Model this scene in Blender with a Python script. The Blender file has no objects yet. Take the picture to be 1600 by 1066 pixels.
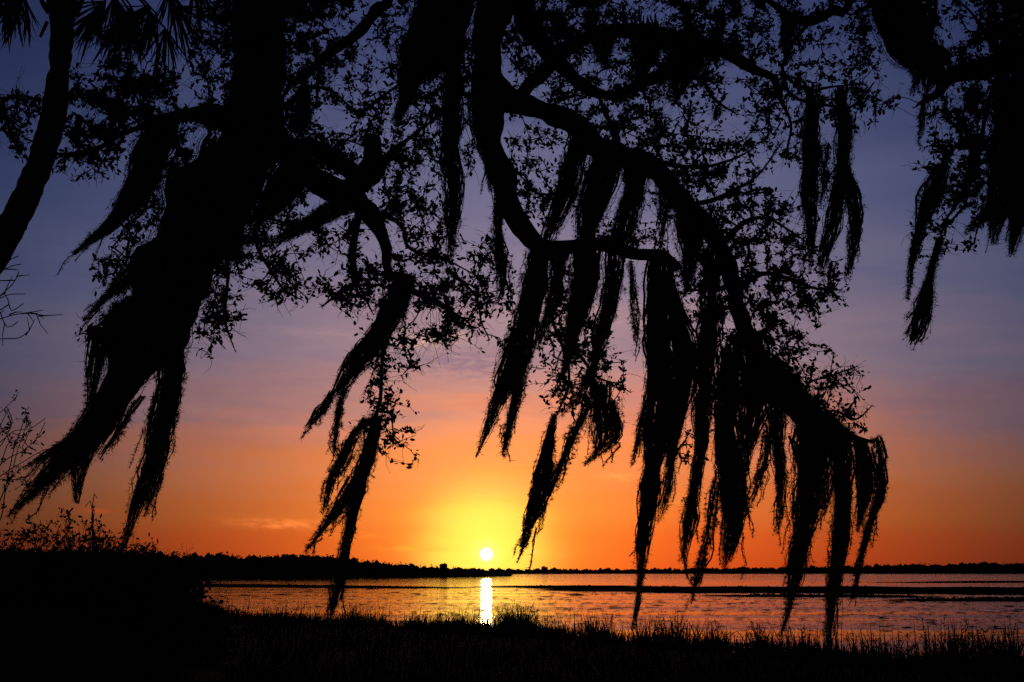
import bpy, math, random
import numpy as np
from mathutils import Vector, Matrix

# ------------------------------------------------------------------ camera, sky, sun, exposure
rng = np.random.default_rng(7)
random.seed(7)
scene = bpy.context.scene
C = scene.collection

CAM = np.array([0.0, 0.0, 2.0])
HFOV = math.radians(50.0)
FPX = 800.0 / math.tan(HFOV / 2)              # focal length in photo pixels (photo is 1600 wide)
PITCH = math.atan((893 - 533) / FPX)          # horizon sits at row 893
cam_data = bpy.data.cameras.new('camera')
cam_data.sensor_width = 36.0
cam_data.lens = 18.0 / math.tan(HFOV / 2)
cam_data.clip_start = 0.05
cam_data.clip_end = 12000.0
cam = bpy.data.objects.new('camera', cam_data)
cam.location = CAM
cam.rotation_euler = (math.pi / 2 + PITCH, 0, 0)
C.objects.link(cam)
scene.camera = cam

CP, SP = math.cos(PITCH), math.sin(PITCH)


def ray(px, py):
    xc, yc = (px - 800.0) / FPX, (533.0 - py) / FPX
    return np.array([xc, CP - yc * SP, SP + yc * CP])


def at(px, py, Y):
    """point at world depth Y seen at photo pixel (px, py)"""
    d = ray(px, py)
    return CAM + d * (Y / d[1])


def mpp(px, py, Y):
    """metres per photo pixel there"""
    return Y / ray(px, py)[1] / FPX


def on_water(px, py, z=0.0):
    d = ray(px, py)
    return CAM + d * ((z - CAM[2]) / d[2])


sd = ray(760, 866)
sd = sd / np.linalg.norm(sd)
SUN_EL = math.asin(sd[2])
SUN_AZ = math.atan2(sd[0], sd[1])

scene.view_settings.view_transform = 'Standard'
scene.view_settings.look = 'None'
scene.view_settings.exposure = 0.0
scene.view_settings.gamma = 1.0
scene.view_settings.use_curve_mapping = False
scene.render.engine = 'CYCLES'
scene.cycles.max_bounces = 4
scene.cycles.diffuse_bounces = 1
scene.cycles.glossy_bounces = 2
scene.cycles.use_denoising = False
scene.cycles.adaptive_threshold = 0.03
scene.cycles.adaptive_min_samples = 20

world = bpy.data.worlds.new('World')
scene.world = world
world.use_nodes = True
wt = world.node_tree
wt.nodes.clear()


class NT:
    def __init__(s, tree):
        s.t = tree

    def node(s, typ, **kw):
        n = s.t.nodes.new(typ)
        for k, v in kw.items():
            setattr(n, k, v)
        return n

    def put(s, sock, v):
        if isinstance(v, bpy.types.NodeSocket):
            s.t.links.new(v, sock)
        elif v is not None:
            sock.default_value = v

    def m(s, op, a, b=None, c=None, clamp=False):
        n = s.node('ShaderNodeMath', operation=op)
        n.use_clamp = clamp
        s.put(n.inputs[0], a)
        s.put(n.inputs[1], b)
        s.put(n.inputs[2], c)
        return n.outputs[0]

    def v(s, op, a, b=None):
        n = s.node('ShaderNodeVectorMath', operation=op)
        s.put(n.inputs[0], a)
        s.put(n.inputs[1], b)
        return n

    def vec(s, x, y, z):
        n = s.node('ShaderNodeCombineXYZ')
        s.put(n.inputs[0], x)
        s.put(n.inputs[1], y)
        s.put(n.inputs[2], z)
        return n.outputs[0]

    def ramp01(s, x, a, b):          # smoothstep a..b
        n = s.node('ShaderNodeMapRange', interpolation_type='SMOOTHSTEP')
        s.put(n.inputs['Value'], x)
        n.inputs['From Min'].default_value = a
        n.inputs['From Max'].default_value = b
        return n.outputs[0]

    def noise(s, vec, scale, detail=4.0, rough=0.5):
        n = s.node('ShaderNodeTexNoise')
        s.put(n.inputs['Vector'], vec)
        n.inputs['Scale'].default_value = scale
        n.inputs['Detail'].default_value = detail
        n.inputs['Roughness'].default_value = rough
        return n.outputs['Fac']

    def mix(s, f, a, b, blend='MIX'):
        n = s.node('ShaderNodeMix', data_type='RGBA', blend_type=blend)
        s.put(n.inputs[0], f)
        s.put(n.inputs[6], a)
        s.put(n.inputs[7], b)
        return n.outputs[2]


def lin(r, g, b):
    def f(c):
        c /= 255.0
        return c / 12.92 if c <= 0.04045 else ((c + 0.055) / 1.055) ** 2.4
    return (f(r), f(g), f(b), 1.0)


def build_sky():
    w = NT(wt)
    tc = w.node('ShaderNodeTexCoord')
    dirn = w.v('NORMALIZE', tc.outputs['Generated']).outputs[0]
    sep = w.node('ShaderNodeSeparateXYZ')
    w.put(sep.inputs[0], dirn)
    x, y, z = sep.outputs
    DEG = 180 / math.pi
    el = w.m('MULTIPLY', w.m('ARCSINE', z), DEG)
    cosel = w.m('SQRT', w.m('MAXIMUM', w.m('SUBTRACT', 1.0, w.m('MULTIPLY', z, z)), 0.0))
    az = w.m('MULTIPLY', w.m('ARCTAN2', x, y), DEG)
    sun_az = SUN_AZ * DEG
    # thin haze layers wobble the gradient a little
    lay = w.noise(w.vec(w.m('MULTIPLY', az, 0.05), w.m('MULTIPLY', el, 0.42), 3.1), 1.0, 4.0, 0.55)
    lay2 = w.noise(w.vec(w.m('MULTIPLY', az, 0.16), w.m('MULTIPLY', el, 0.9), 9.7), 1.0, 5.0, 0.55)
    wob = w.m('ADD', w.m('MULTIPLY', w.m('SUBTRACT', lay, 0.5), 4.2), w.m('MULTIPLY', w.m('SUBTRACT', lay2, 0.5), 2.4))
    da0 = w.m('SUBTRACT', az, sun_az + 2.8)
    thin = w.m('MINIMUM', w.m('MULTIPLY', w.m('MULTIPLY', da0, da0), 0.0034), 3.0)     # the glowing layer is lower away from the sun
    elw = w.m('ADD', el, w.m('MULTIPLY', w.m('ADD', wob, thin), w.ramp01(el, 0.5, 6.0)))
    ramp = w.node('ShaderNodeValToRGB')
    ramp.color_ramp.interpolation = 'EASE'
    stops = [(0, (238, 82, 26)), (1.5, (250, 95, 34)), (3.2, (254, 121, 50)), (5.6, (252, 136, 78)), (7.6, (236, 138, 105)),
             (9.4, (194, 134, 128)), (12, (167, 134, 142)), (16, (134, 121, 143)), (20, (106, 104, 136)),
             (24, (80, 84, 120)), (28, (59, 66, 106)), (40, (34, 41, 76)), (60, (22, 28, 55)), (88, (16, 21, 42))]
    cr = ramp.color_ramp
    cr.elements[0].position = 0
    cr.elements[0].color = lin(*stops[0][1])
    cr.elements[1].position = 88 / 90
    cr.elements[1].color = lin(*stops[-1][1])
    for e, c in stops[1:-1]:
        q = cr.elements.new(e / 90)
        q.color = lin(*c)
    w.put(ramp.inputs[0], w.m('DIVIDE', elw, 90.0, clamp=True))
    base = ramp.outputs[0]
    # it dims to both sides of the sun, red first
    da = w.m('MULTIPLY', w.m('SUBTRACT', az, sun_az + 2.8), cosel)
    k = w.ramp01(el, 0.0, 13.0)
    fall = []
    for s0, s1 in ((17.2, 20.6), (18.0, 23.4), (20.0, 28.0)):
        sg = w.m('ADD', s0, w.m('MULTIPLY', k, s1 - s0))
        q = w.m('DIVIDE', da, sg)
        fall.append(w.m('EXPONENT', w.m('MULTIPLY', w.m('MULTIPLY', q, q), -1.0)))
    F = w.vec(*fall)
    lit = w.v('MULTIPLY', base, F).outputs[0]
    inv = w.v('SUBTRACT', (1, 1, 1), F).outputs[0]
    dusk = w.v('MULTIPLY', inv, w.mix(w.ramp01(el, 0.0, 9.0), (0.006, 0.005, 0.007, 1), (0.0060, 0.0090, 0.024, 1))).outputs[0]
    col = w.v('ADD', lit, dusk).outputs[0]
    # halo round the sun
    dot = w.v('DOT_PRODUCT', dirn, tuple(sd)).outputs['Value']
    r = w.m('MULTIPLY', w.m('ARCCOSINE', w.m('MINIMUM', dot, 1.0)), DEG)
    r1 = w.m('ADD', r, w.m('MULTIPLY', w.m('SUBTRACT', lay2, 0.5), 1.2))
    q = w.m('DIVIDE', w.m('MAXIMUM', r1, 0.0), 3.2)
    g1 = w.m('EXPONENT', w.m('MULTIPLY', w.m('POWER', q, 3.0), -1.0))
    q = w.m('DIVIDE', r, 6.6)
    g2 = w.m('EXPONENT', w.m('MULTIPLY', w.m('MULTIPLY', q, q), -1.0))
    halo = w.v('ADD', w.v('MULTIPLY', w.vec(g1, g1, g1), (0.45, 0.68, 0.080)).outputs[0],
               w.v('MULTIPLY', w.vec(g2, g2, g2), (0.30, 0.175, 0.016)).outputs[0]).outputs[0]
    col = w.v('ADD', col, halo).outputs[0]

    # a few thin cloud streaks lit from below, and the lilac bank above the glow
    grain = w.noise(w.vec(w.m('MULTIPLY', az, 1.6), w.m('MULTIPLY', el, 5.0), 4.4), 1.0, 3.0, 0.6)

    def streak(px, py, wx, wy, c, amp):
        nonlocal col
        d = ray(px, py)
        d = d / np.linalg.norm(d)
        a0, e0 = math.degrees(math.atan2(d[0], d[1])), math.degrees(math.asin(d[2]))
        ax = w.m('DIVIDE', w.m('SUBTRACT', az, a0), wx / 30.0)
        ey = w.m('DIVIDE', w.m('ADD', w.m('SUBTRACT', el, e0), w.m('MULTIPLY', w.m('SUBTRACT', lay2, 0.5), 0.9)), wy / 30.0)
        rr = w.m('ADD', w.m('MULTIPLY', ax, ax), w.m('MULTIPLY', ey, ey))
        g = w.m('EXPONENT', w.m('MULTIPLY', rr, -1.0))
        g = w.m('MULTIPLY', g, w.m('MULTIPLY', w.ramp01(grain, 0.25, 0.65), amp))
        col = w.mix(g, col, c)

    veil = w.noise(w.vec(w.m('MULTIPLY', az, 0.11), w.m('MULTIPLY', w.m('ADD', el, w.m('MULTIPLY', az, 0.05)), 0.55), 21.0), 1.0, 5.0, 0.6)
    vm = w.m('MULTIPLY', w.m('MULTIPLY', w.ramp01(veil, 0.46, 0.72), w.ramp01(el, 4.0, 8.0)), w.m('SUBTRACT', 1.0, w.ramp01(el, 15.0, 22.0)))
    col = w.v('MULTIPLY', col, w.mix(vm, (1, 1, 1, 1), (0.86, 0.88, 0.98, 1))).outputs[0]
    vl = w.m('MULTIPLY', w.m('MULTIPLY', w.m('SUBTRACT', 1.0, w.ramp01(veil, 0.30, 0.48)), w.ramp01(el, 3.0, 7.0)), w.m('SUBTRACT', 1.0, w.ramp01(el, 14.0, 20.0)))
    col = w.v('MULTIPLY', col, w.mix(vl, (1, 1, 1, 1), (1.14, 1.05, 1.02, 1))).outputs[0]
    streak(730, 568, 110, 22, lin(132, 104, 128), 0.75)
    streak(215, 530, 70, 12, lin(96, 86, 108), 0.5)
    streak(668, 530, 44, 8, lin(250, 196, 160), 1.0)
    streak(690, 520, 30, 5, lin(250, 196, 160), 0.8)
    streak(560, 520, 120, 10, lin(168, 134, 140), 0.5)
    streak(445, 818, 60, 8, lin(255, 132, 62), 1.0)
    streak(565, 837, 45, 5, lin(255, 140, 52), 0.7)
    streak(650, 858, 50, 5, lin(255, 176, 60), 0.7)
    streak(968, 746, 26, 6, lin(255, 172, 84), 0.8)
    streak(1060, 778, 40, 9, lin(255, 150, 76), 0.5)
    streak(152, 795, 18, 4, lin(176, 72, 34), 0.8)
    streak(1415, 708, 22, 12, lin(178, 96, 56), 0.5)
    streak(330, 640, 130, 12, lin(150, 112, 112), 0.45)
    # the disc itself
    disc = w.m('ADD', w.m('SUBTRACT', 1.0, w.ramp01(r, 0.25, 0.35)), w.m('MULTIPLY', w.m('EXPONENT', w.m('MULTIPLY', w.m('MULTIPLY', r, r), -3.4)), 0.05))
    col = w.v('ADD', col, w.v('MULTIPLY', w.vec(disc, disc, disc), (8.0, 6.6, 3.6)).outputs[0]).outputs[0]
    # faint physical twilight under it all
    sky = w.node('ShaderNodeTexSky', sky_type='NISHITA')
    sky.sun_disc = False
    sky.sun_elevation = SUN_EL
    sky.sun_rotation = SUN_AZ
    sky.altitude = 10
    bg0 = w.node('ShaderNodeBackground')
    w.put(bg0.inputs[0], sky.outputs[0])
    bg0.inputs[1].default_value = 0.004
    bg = w.node('ShaderNodeBackground')
    w.put(bg.inputs[0], col)
    bg.inputs[1].default_value = 1.0
    add = w.node('ShaderNodeAddShader')
    w.put(add.inputs[0], bg.outputs[0])
    w.put(add.inputs[1], bg0.outputs[0])
    out = w.node('ShaderNodeOutputWorld')
    w.put(out.inputs[0], add.outputs[0])


build_sky()

sun_data = bpy.data.lights.new('sun', 'SUN')
sun_data.energy = 0.012
sun_data.angle = math.radians(0.53)
sun_data.color = (1.0, 0.55, 0.22)
sun = bpy.data.objects.new('sun', sun_data)
sun.rotation_euler = Vector((-sd[0], -sd[1], -sd[2])).to_track_quat('-Z', 'Y').to_euler()
C.objects.link(sun)


# ------------------------------------------------------------------ materials
def mat(name, c1, c2, rough=0.9, scale=8.0, bump=0.0, bscale=30.0, spec=0.2):
    m = bpy.data.materials.new(name)
    m.use_nodes = True
    t = NT(m.node_tree)
    b = m.node_tree.nodes['Principled BSDF']
    tc = t.node('ShaderNodeTexCoord')
    n = t.noise(tc.outputs['Object'], scale, 5.0, 0.6)
    t.put(b.inputs['Base Color'], t.mix(t.ramp01(n, 0.3, 0.7), (*c1, 1), (*c2, 1)))
    b.inputs['Roughness'].default_value = rough
    b.inputs['Specular IOR Level'].default_value = spec
    if bump:
        bn = t.node('ShaderNodeBump')
        bn.inputs['Strength'].default_value = bump
        bn.inputs['Distance'].default_value = 0.02
        t.put(bn.inputs['Height'], t.noise(tc.outputs['Object'], bscale, 6.0, 0.65))
        t.put(b.inputs['Normal'], bn.outputs[0])
    return m


M_BARK = mat('oak_bark', (0.030, 0.024, 0.020), (0.050, 0.042, 0.034), 0.95, 6, 0.8, 24, spec=0.06)
M_TWIG = mat('twig_bark', (0.026, 0.021, 0.017), (0.042, 0.034, 0.027), 0.95, 12, spec=0.05)
M_LEAF = mat('oak_leaf', (0.022, 0.032, 0.014), (0.036, 0.046, 0.020), 0.95, 3, spec=0.03)
M_MOSS = mat('hanging_moss', (0.040, 0.044, 0.036), (0.065, 0.068, 0.056), 1.0, 5, spec=0.05)
M_PALM = mat('palm_bark', (0.035, 0.030, 0.026), (0.055, 0.047, 0.040), 0.95, 5, 0.7, 18, spec=0.06)
M_FROND = mat('palm_frond', (0.030, 0.036, 0.018), (0.048, 0.040, 0.024), 0.95, 2, spec=0.03)
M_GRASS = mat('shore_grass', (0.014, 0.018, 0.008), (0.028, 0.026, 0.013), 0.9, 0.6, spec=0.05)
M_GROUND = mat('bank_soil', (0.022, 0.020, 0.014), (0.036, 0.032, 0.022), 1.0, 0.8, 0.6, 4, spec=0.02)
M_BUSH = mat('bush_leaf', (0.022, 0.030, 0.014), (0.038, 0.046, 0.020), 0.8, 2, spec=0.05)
M_WOOD = mat('far_wood', (0.018, 0.024, 0.014), (0.034, 0.040, 0.022), 1.0, 0.15, spec=0.02)
M_WEED = mat('water_weed', (0.012, 0.014, 0.008), (0.024, 0.022, 0.013), 1.0, 0.7, spec=0.0)


def water_material():
    m = bpy.data.materials.new('lake_water')
    m.use_nodes = True
    t = NT(m.node_tree)
    b = m.node_tree.nodes['Principled BSDF']
    b.inputs['Base Color'].default_value = (0.006, 0.008, 0.010, 1)
    b.inputs['IOR'].default_value = 1.33
    tc = t.node('ShaderNodeTexCoord')
    p = tc.outputs['Object']
    # wind lanes: long bands of rougher and calmer water lying across the view
    mp = t.node('ShaderNodeMapping')
    mp.inputs['Scale'].default_value = (0.007, 0.15, 1.0)
    t.put(mp.inputs[0], p)
    lanes = t.ramp01(t.noise(mp.outputs[0], 1.0, 5.0, 0.6), 0.42, 0.60)
    sp = t.node('ShaderNodeSeparateXYZ')
    t.put(sp.inputs[0], p)
    # the breeze reaches the open water to the right and the near margin more than the lee of the left woods
    lanes = t.m('MULTIPLY', lanes, t.m('ADD', 0.35, t.m('MULTIPLY', t.ramp01(sp.outputs[0], -10.0, 16.0), 2.0)))
    mp2 = t.node('ShaderNodeMapping')
    mp2.inputs['Scale'].default_value = (0.13, 1.0, 1.0)
    t.put(mp2.inputs[0], p)
    rip = t.noise(mp2.outputs[0], 2.4, 5.0, 0.6)
    swell = t.noise(mp2.outputs[0], 0.35, 2.0, 0.5)
    h = t.m('ADD', t.m('MULTIPLY', rip, t.m('ADD', 0.005, t.m('MULTIPLY', lanes, 0.046))), t.m('MULTIPLY', swell, 0.018))
    bn = t.node('ShaderNodeBump')
    bn.inputs['Strength'].default_value = 1.0
    bn.inputs['Distance'].default_value = 1.0
    t.put(bn.inputs['Height'], h)
    t.put(b.inputs['Normal'], bn.outputs[0])
    t.put(b.inputs['Roughness'], t.m('ADD', 0.025, t.m('MULTIPLY', lanes, 0.06)))
    return m


M_WATER = water_material()


# ------------------------------------------------------------------ mesh helpers
class MB:
    """collects vertex / face arrays, builds ONE mesh"""

    def __init__(s):
        s.v, s.f3, s.f4, s.n = [], [], [], 0

    def add(s, V, F):
        V = np.asarray(V, dtype=np.float64).reshape(-1, 3)
        F = np.asarray(F, dtype=np.int64)
        if len(F):
            (s.f3 if F.shape[1] == 3 else s.f4).append(F + s.n)
        s.v.append(V)
        s.n += len(V)

    def mesh(s, name, m, origin=(0, 0, 0), smooth=False):
        me = bpy.data.meshes.new(name)
        V = (np.concatenate(s.v) if s.v else np.zeros((0, 3))) - np.asarray(origin, dtype=np.float64)
        F3 = np.concatenate(s.f3) if s.f3 else np.zeros((0, 3), int)
        F4 = np.concatenate(s.f4) if s.f4 else np.zeros((0, 4), int)
        nl = len(F3) * 3 + len(F4) * 4
        me.vertices.add(len(V))
        me.vertices.foreach_set('co', V.astype(np.float32).ravel())
        me.loops.add(nl)
        me.loops.foreach_set('vertex_index', np.concatenate([F3.ravel(), F4.ravel()]).astype(np.int32))
        me.polygons.add(len(F3) + len(F4))
        st = np.concatenate([np.arange(len(F3)) * 3, len(F3) * 3 + np.arange(len(F4)) * 4]).astype(np.int32)
        me.polygons.foreach_set('loop_start', st)
        if smooth:
            me.polygons.foreach_set('use_smooth', np.ones(len(st), dtype=bool))
        me.update(calc_edges=True)
        me.materials.append(m)
        return me

    def obj(s, name, m, parent=None, origin=None, smooth=False, **props):
        if origin is None:
            origin = (0, 0, 0) if parent is None else WORLD_AT[parent.name]
        o = bpy.data.objects.new(name, s.mesh(name, m, origin, smooth))
        if parent is None:
            o.location = origin
            WORLD_AT[o.name] = tuple(origin)
        else:
            o.parent = parent
            WORLD_AT[o.name] = tuple(origin)
        C.objects.link(o)
        for k, val in props.items():
            o[k] = val
        return o


WORLD_AT = {}


def thing(name, loc, label, category, group=None):
    o = bpy.data.objects.new(name, None)
    o.empty_display_size = 0.2
    o.location = loc
    C.objects.link(o)
    o['label'] = label
    o['category'] = category
    if group:
        o['group'] = group
    WORLD_AT[o.name] = tuple(loc)
    return o


def unit(a):
    return a / np.maximum(np.linalg.norm(a, axis=-1, keepdims=True), 1e-9)


def tubes(P, R, k=3, cap=True):
    """batch of tubes. P (S,n,3), R (S,n)"""
    P = np.asarray(P, float)
    R = np.asarray(R, float)
    S, n, _ = P.shape
    T = np.gradient(P, axis=1)
    T = unit(T)
    ref = np.array([0.31, 0.87, 0.38])
    A = unit(np.cross(T, ref))
    B = np.cross(T, A)
    ang = np.arange(k) * 2 * math.pi / k
    ring = A[:, :, None, :] * np.cos(ang)[None, None, :, None] + B[:, :, None, :] * np.sin(ang)[None, None, :, None]
    V = P[:, :, None, :] + ring * R[:, :, None, None]
    idx = np.arange(S * n * k).reshape(S, n, k)
    a = idx[:, :-1, :]
    b = np.roll(a, -1, axis=2)
    c = idx[:, 1:, :]
    d = np.roll(c, -1, axis=2)
    F = np.stack([a, b, d, c], -1).reshape(-1, 4)
    return V.reshape(-1, 3), F


def ribbons(P, W, side):
    """batch of flat ribbons. P (S,n,3), W (S,n) half widths, side (S,3)"""
    S, n, _ = P.shape
    off = side[:, None, :] * W[:, :, None]
    V = np.stack([P - off, P + off], 2)
    idx = np.arange(S * n * 2).reshape(S, n, 2)
    F = np.stack([idx[:, :-1, 0], idx[:, :-1, 1], idx[:, 1:, 1], idx[:, 1:, 0]], -1).reshape(-1, 4)
    return V.reshape(-1, 3), F


def spline(pts, step):
    """Catmull-Rom through rows of pts (any number of columns), resampled every step metres (first 3 columns are xyz)"""
    p = np.asarray(pts, float)
    p = np.vstack([2 * p[0] - p[1], p, 2 * p[-1] - p[-2]])
    out = []
    for i in range(1, len(p) - 2):
        L = np.linalg.norm(p[i + 1, :3] - p[i, :3])
        n = max(2, int(L / step))
        t = np.linspace(0, 1, n, endpoint=False)[:, None]
        a, b, c, d = p[i - 1], p[i], p[i + 1], p[i + 2]
        out.append(0.5 * ((2 * b) + (c - a) * t + (2 * a - 5 * b + 4 * c - d) * t ** 2 + (3 * b - a - 3 * c + d) * t ** 3))
    out.append(p[-2][None])
    return np.vstack(out)


def smooth_noise(S, n, k, amp):
    """(S,n,3) smooth random wander with k control points"""
    ctrl = rng.normal(0, 1, (S, k, 3))
    x = np.linspace(0, k - 1.001, n)
    i = x.astype(int)
    f = (x - i)[None, :, None]
    f = f * f * (3 - 2 * f)
    return amp * (ctrl[:, i] * (1 - f) + ctrl[:, np.minimum(i + 1, k - 1)] * f)


def limb_tube(P, R, k=10, rough=0.1):
    """one limb with lumpy bark"""
    n = len(P)
    T = unit(np.gradient(P, axis=0))
    A = unit(np.cross(T, np.array([0.31, 0.87, 0.38])))
    B = np.cross(T, A)
    ang = np.arange(k) * 2 * math.pi / k
    lump = rng.normal(0, 1, (n, k))
    for _ in range(2):
        lump = (lump + np.roll(lump, 1, 0) + np.roll(lump, 1, 1)) / 1.9
    rr = R[:, None] * (1 + rough * np.clip(lump, -2, 2))
    V = P[:, None, :] + (A[:, None, :] * np.cos(ang)[None, :, None] + B[:, None, :] * np.sin(ang)[None, :, None]) * rr[:, :, None]
    idx = np.arange(n * k).reshape(n, k)
    a = idx[:-1]
    b = np.roll(a, -1, 1)
    c = idx[1:]
    d = np.roll(c, -1, 1)
    F = np.stack([a, b, d, c], -1).reshape(-1, 4)
    V = np.vstack([V.reshape(-1, 3), P[-1] + T[-1] * R[-1]])
    m = MB()
    m.add(V, F)
    tip = np.stack([idx[-1], np.roll(idx[-1], -1), np.full(k, n * k)], -1)
    m.f3.append(tip)   # closes the end
    return m


LEAF_V = np.array([[0, 0, 0], [-.17, .30, .03], [.17, .30, .03], [-.18, .66, -.01], [.18, .66, .03], [0, 1, -.05]])
LEAF_F3 = np.array([[0, 2, 1], [3, 4, 5]])
LEAF_F4 = np.array([[1, 2, 4, 3]])


def leaf_batch(mb, pos, d, up, size, width=1.0):
    """leaves at pos, pointing along d"""
    d = unit(d)
    s = unit(np.cross(d, up))
    nrm = np.cross(s, d)
    L = LEAF_V * np.array([width, 1, 1])
    V = pos[:, None, :] + size[:, None, None] * (s[:, None, :] * L[None, :, 0, None] + d[:, None, :] * L[None, :, 1, None]
                                                  + nrm[:, None, :] * L[None, :, 2, None])
    n = len(pos)
    base = (np.arange(n) * 6)[:, None, None]
    V = V.reshape(-1, 3)
    off = mb.n
    mb.v.append(V)
    mb.n += len(V)
    mb.f3.append((base + LEAF_F3[None]).reshape(-1, 3) + off)
    mb.f4.append((base + LEAF_F4[None]).reshape(-1, 4) + off)


# ------------------------------------------------------------------ the setting: ground, lake
SHORE_PX = [(250, 944), (300, 951), (420, 972), (560, 979), (700, 986), (800, 992), (900, 1000), (1000, 1009), (1100, 1019),
            (1200, 1029), (1320, 1041), (1450, 1047), (1600, 1051), (1800, 1056)]
SHORE = np.array([on_water(*p)[:2] for p in SHORE_PX])
SHORE = np.vstack([[-200, 150], [-60, 95], SHORE, [60, 14], [200, 5]])
FARP = [(-900, 905), (-200, 904), (300, 903.5), (500, 903), (650, 902), (740, 901), (800, 900.2)]
FAR_LEFT = np.array([on_water(*p)[:2] for p in FARP])
FAR_RIGHT = np.array([on_water(*p)[:2] for p in [(700, 897.2), (900, 896.8), (1200, 896.8), (1600, 896.6), (2400, 897)]])


def shore_y(X):
    return np.interp(X, SHORE[:, 0], SHORE[:, 1])


def far_y(X):
    yl = np.interp(X, FAR_LEFT[:, 0], FAR_LEFT[:, 1])
    yr = np.interp(X, FAR_RIGHT[:, 0], FAR_RIGHT[:, 1])
    tip = FAR_LEFT[-1, 0]
    return np.where(X < tip, yl, yr)


def sst(x, a, b):
    t = np.clip((x - a) / (b - a), 0, 1)
    return t * t * (3 - 2 * t)


def ground_z(X, Y):
    d = shore_y(X) - Y
    z = np.where(d > 0, 0.36 * (1 - np.exp(-np.maximum(d, 0) / 3.0)), -1.2 * (1 - np.exp(-np.maximum(-d, 0) / 6.0)) - 0.02)
    ang = X / np.maximum(Y, 1)
    mound = sst(-X, 3.9, 5.4) * sst(Y, 8, 13) * (1 - sst(Y, 30, 46)) * sst(-ang, 0.262, 0.315)
    z = z + 1.35 * mound * (0.92 + 0.08 * np.sin(X * 1.7) * np.cos(Y * 1.1))
    e = Y - far_y(X)
    far = 0.9 * (1 - np.exp(-np.maximum(e, 0) / 15.0)) + 0.05
    z = np.where(e > 0, far, z)
    return z + 0.03 * np.sin(X * 0.9 + 1.3) * np.cos(Y * 0.7) * (d > 1)


def ground():
    def axis(segs):
        out = []
        for a, b, st in segs:
            out += list(np.arange(a, b, st))
        return np.array(out + [segs[-1][1]])
    xs = axis([(-4000, -1000, 250), (-1000, -250, 40), (-250, -60, 6), (-60, -20, 1.2), (-20, 20, 0.8), (20, 60, 2.0), (60, 300, 10),
               (300, 1000, 40), (1000, 4000, 250)])
    ys = axis([(-400, -40, 60), (-40, 6, 3), (6, 66, 1.0), (66, 160, 4), (160, 300, 20), (300, 480, 6), (480, 800, 40), (800, 1000, 8),
               (1000, 1400, 50), (1400, 6000, 400)])
    X, Y = np.meshgrid(xs, ys)
    Z = ground_z(X, Y)
    V = np.stack([X, Y, Z], -1).reshape(-1, 3)
    n, m_ = X.shape
    idx = np.arange(n * m_).reshape(n, m_)
    F = np.stack([idx[:-1, :-1], idx[:-1, 1:], idx[1:, 1:], idx[1:, :-1]], -1).reshape(-1, 4)
    mb = MB()
    mb.add(V, F)
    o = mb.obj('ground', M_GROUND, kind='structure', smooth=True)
    return o


ground()
mb = MB()
mb.add([[-4000, 5, 0], [4000, 5, 0], [4000, 6000, 0], [-4000, 6000, 0]], [[0, 1, 2, 3]])
mb.obj('water', M_WATER, kind='structure')


# ------------------------------------------------------------------ distant woods
def blob_template(sub):
    import bmesh
    bm = bmesh.new()
    bmesh.ops.create_icosphere(bm, subdivisions=sub, radius=1.0)
    V = np.array([v.co[:] for v in bm.verts])
    F = np.array([[v.index for v in f.verts] for f in bm.faces])
    bm.free()
    return V, F


BV, BF = blob_template(1)


def crown(mb, c, rx, ry, rz, leaf=0.35, nl=60):
    """ragged crown: a lumpy core and loose leaf clumps round it"""
    lump = 1 + 0.22 * rng.normal(0, 1, len(BV)).clip(-1.6, 1.6)
    mb.add(c + BV * lump[:, None] * np.array([rx, ry, rz]) * 0.82, BF)
    d = unit(rng.normal(0, 1, (nl, 3)))
    p = c + d * np.array([rx, ry, rz]) * rng.uniform(0.75, 1.12, (nl, 1))
    a = unit(rng.normal(0, 1, (nl, 3))) * leaf
    b = unit(np.cross(a, rng.normal(0, 1, (nl, 3)))) * leaf
    V = np.stack([p - a, p + b * 0.8, p + a, p - b * 0.7], 1).reshape(-1, 3)
    mb.add(V, np.arange(nl * 4).reshape(nl, 4))


def wood(name, top_px, dist_of, label, step, back):
    mb = MB()
    xs = [p[0] for p in top_px]
    ys = [p[1] for p in top_px]
    x = xs[0]
    while x < xs[-1]:
        for row in range(back):
            D = dist_of(x) + 6 + row * 9 + rng.uniform(-2, 2)
            top = np.interp(x, xs, ys) + rng.normal(0.5, 0.9) + row * 0.4
            zt = CAM[2] + (893 - top) / FPX * D
            h = max(zt, 1.6)
            r = rng.uniform(0.28, 0.42) * h + 0.5
            X = (x - 800) / FPX * D * CP
            for q in range(2):
                rz = h * rng.uniform(0.32, 0.5)
                crown(mb, np.array([X + rng.normal(0, r * 0.5), D, h - rz * (1 + 0.7 * q)]), r * rng.uniform(0.8, 1.3), r, rz, 0.05 * h + 0.12, 16)
            crown(mb, np.array([X, D, h * 0.25]), r * 1.5, r, h * 0.32, 0.3, 6)
        x += step * rng.uniform(0.7, 1.3)
    o = mb.obj(name, M_WOOD, kind='stuff', label=label, category='wood')
    return o


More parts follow.
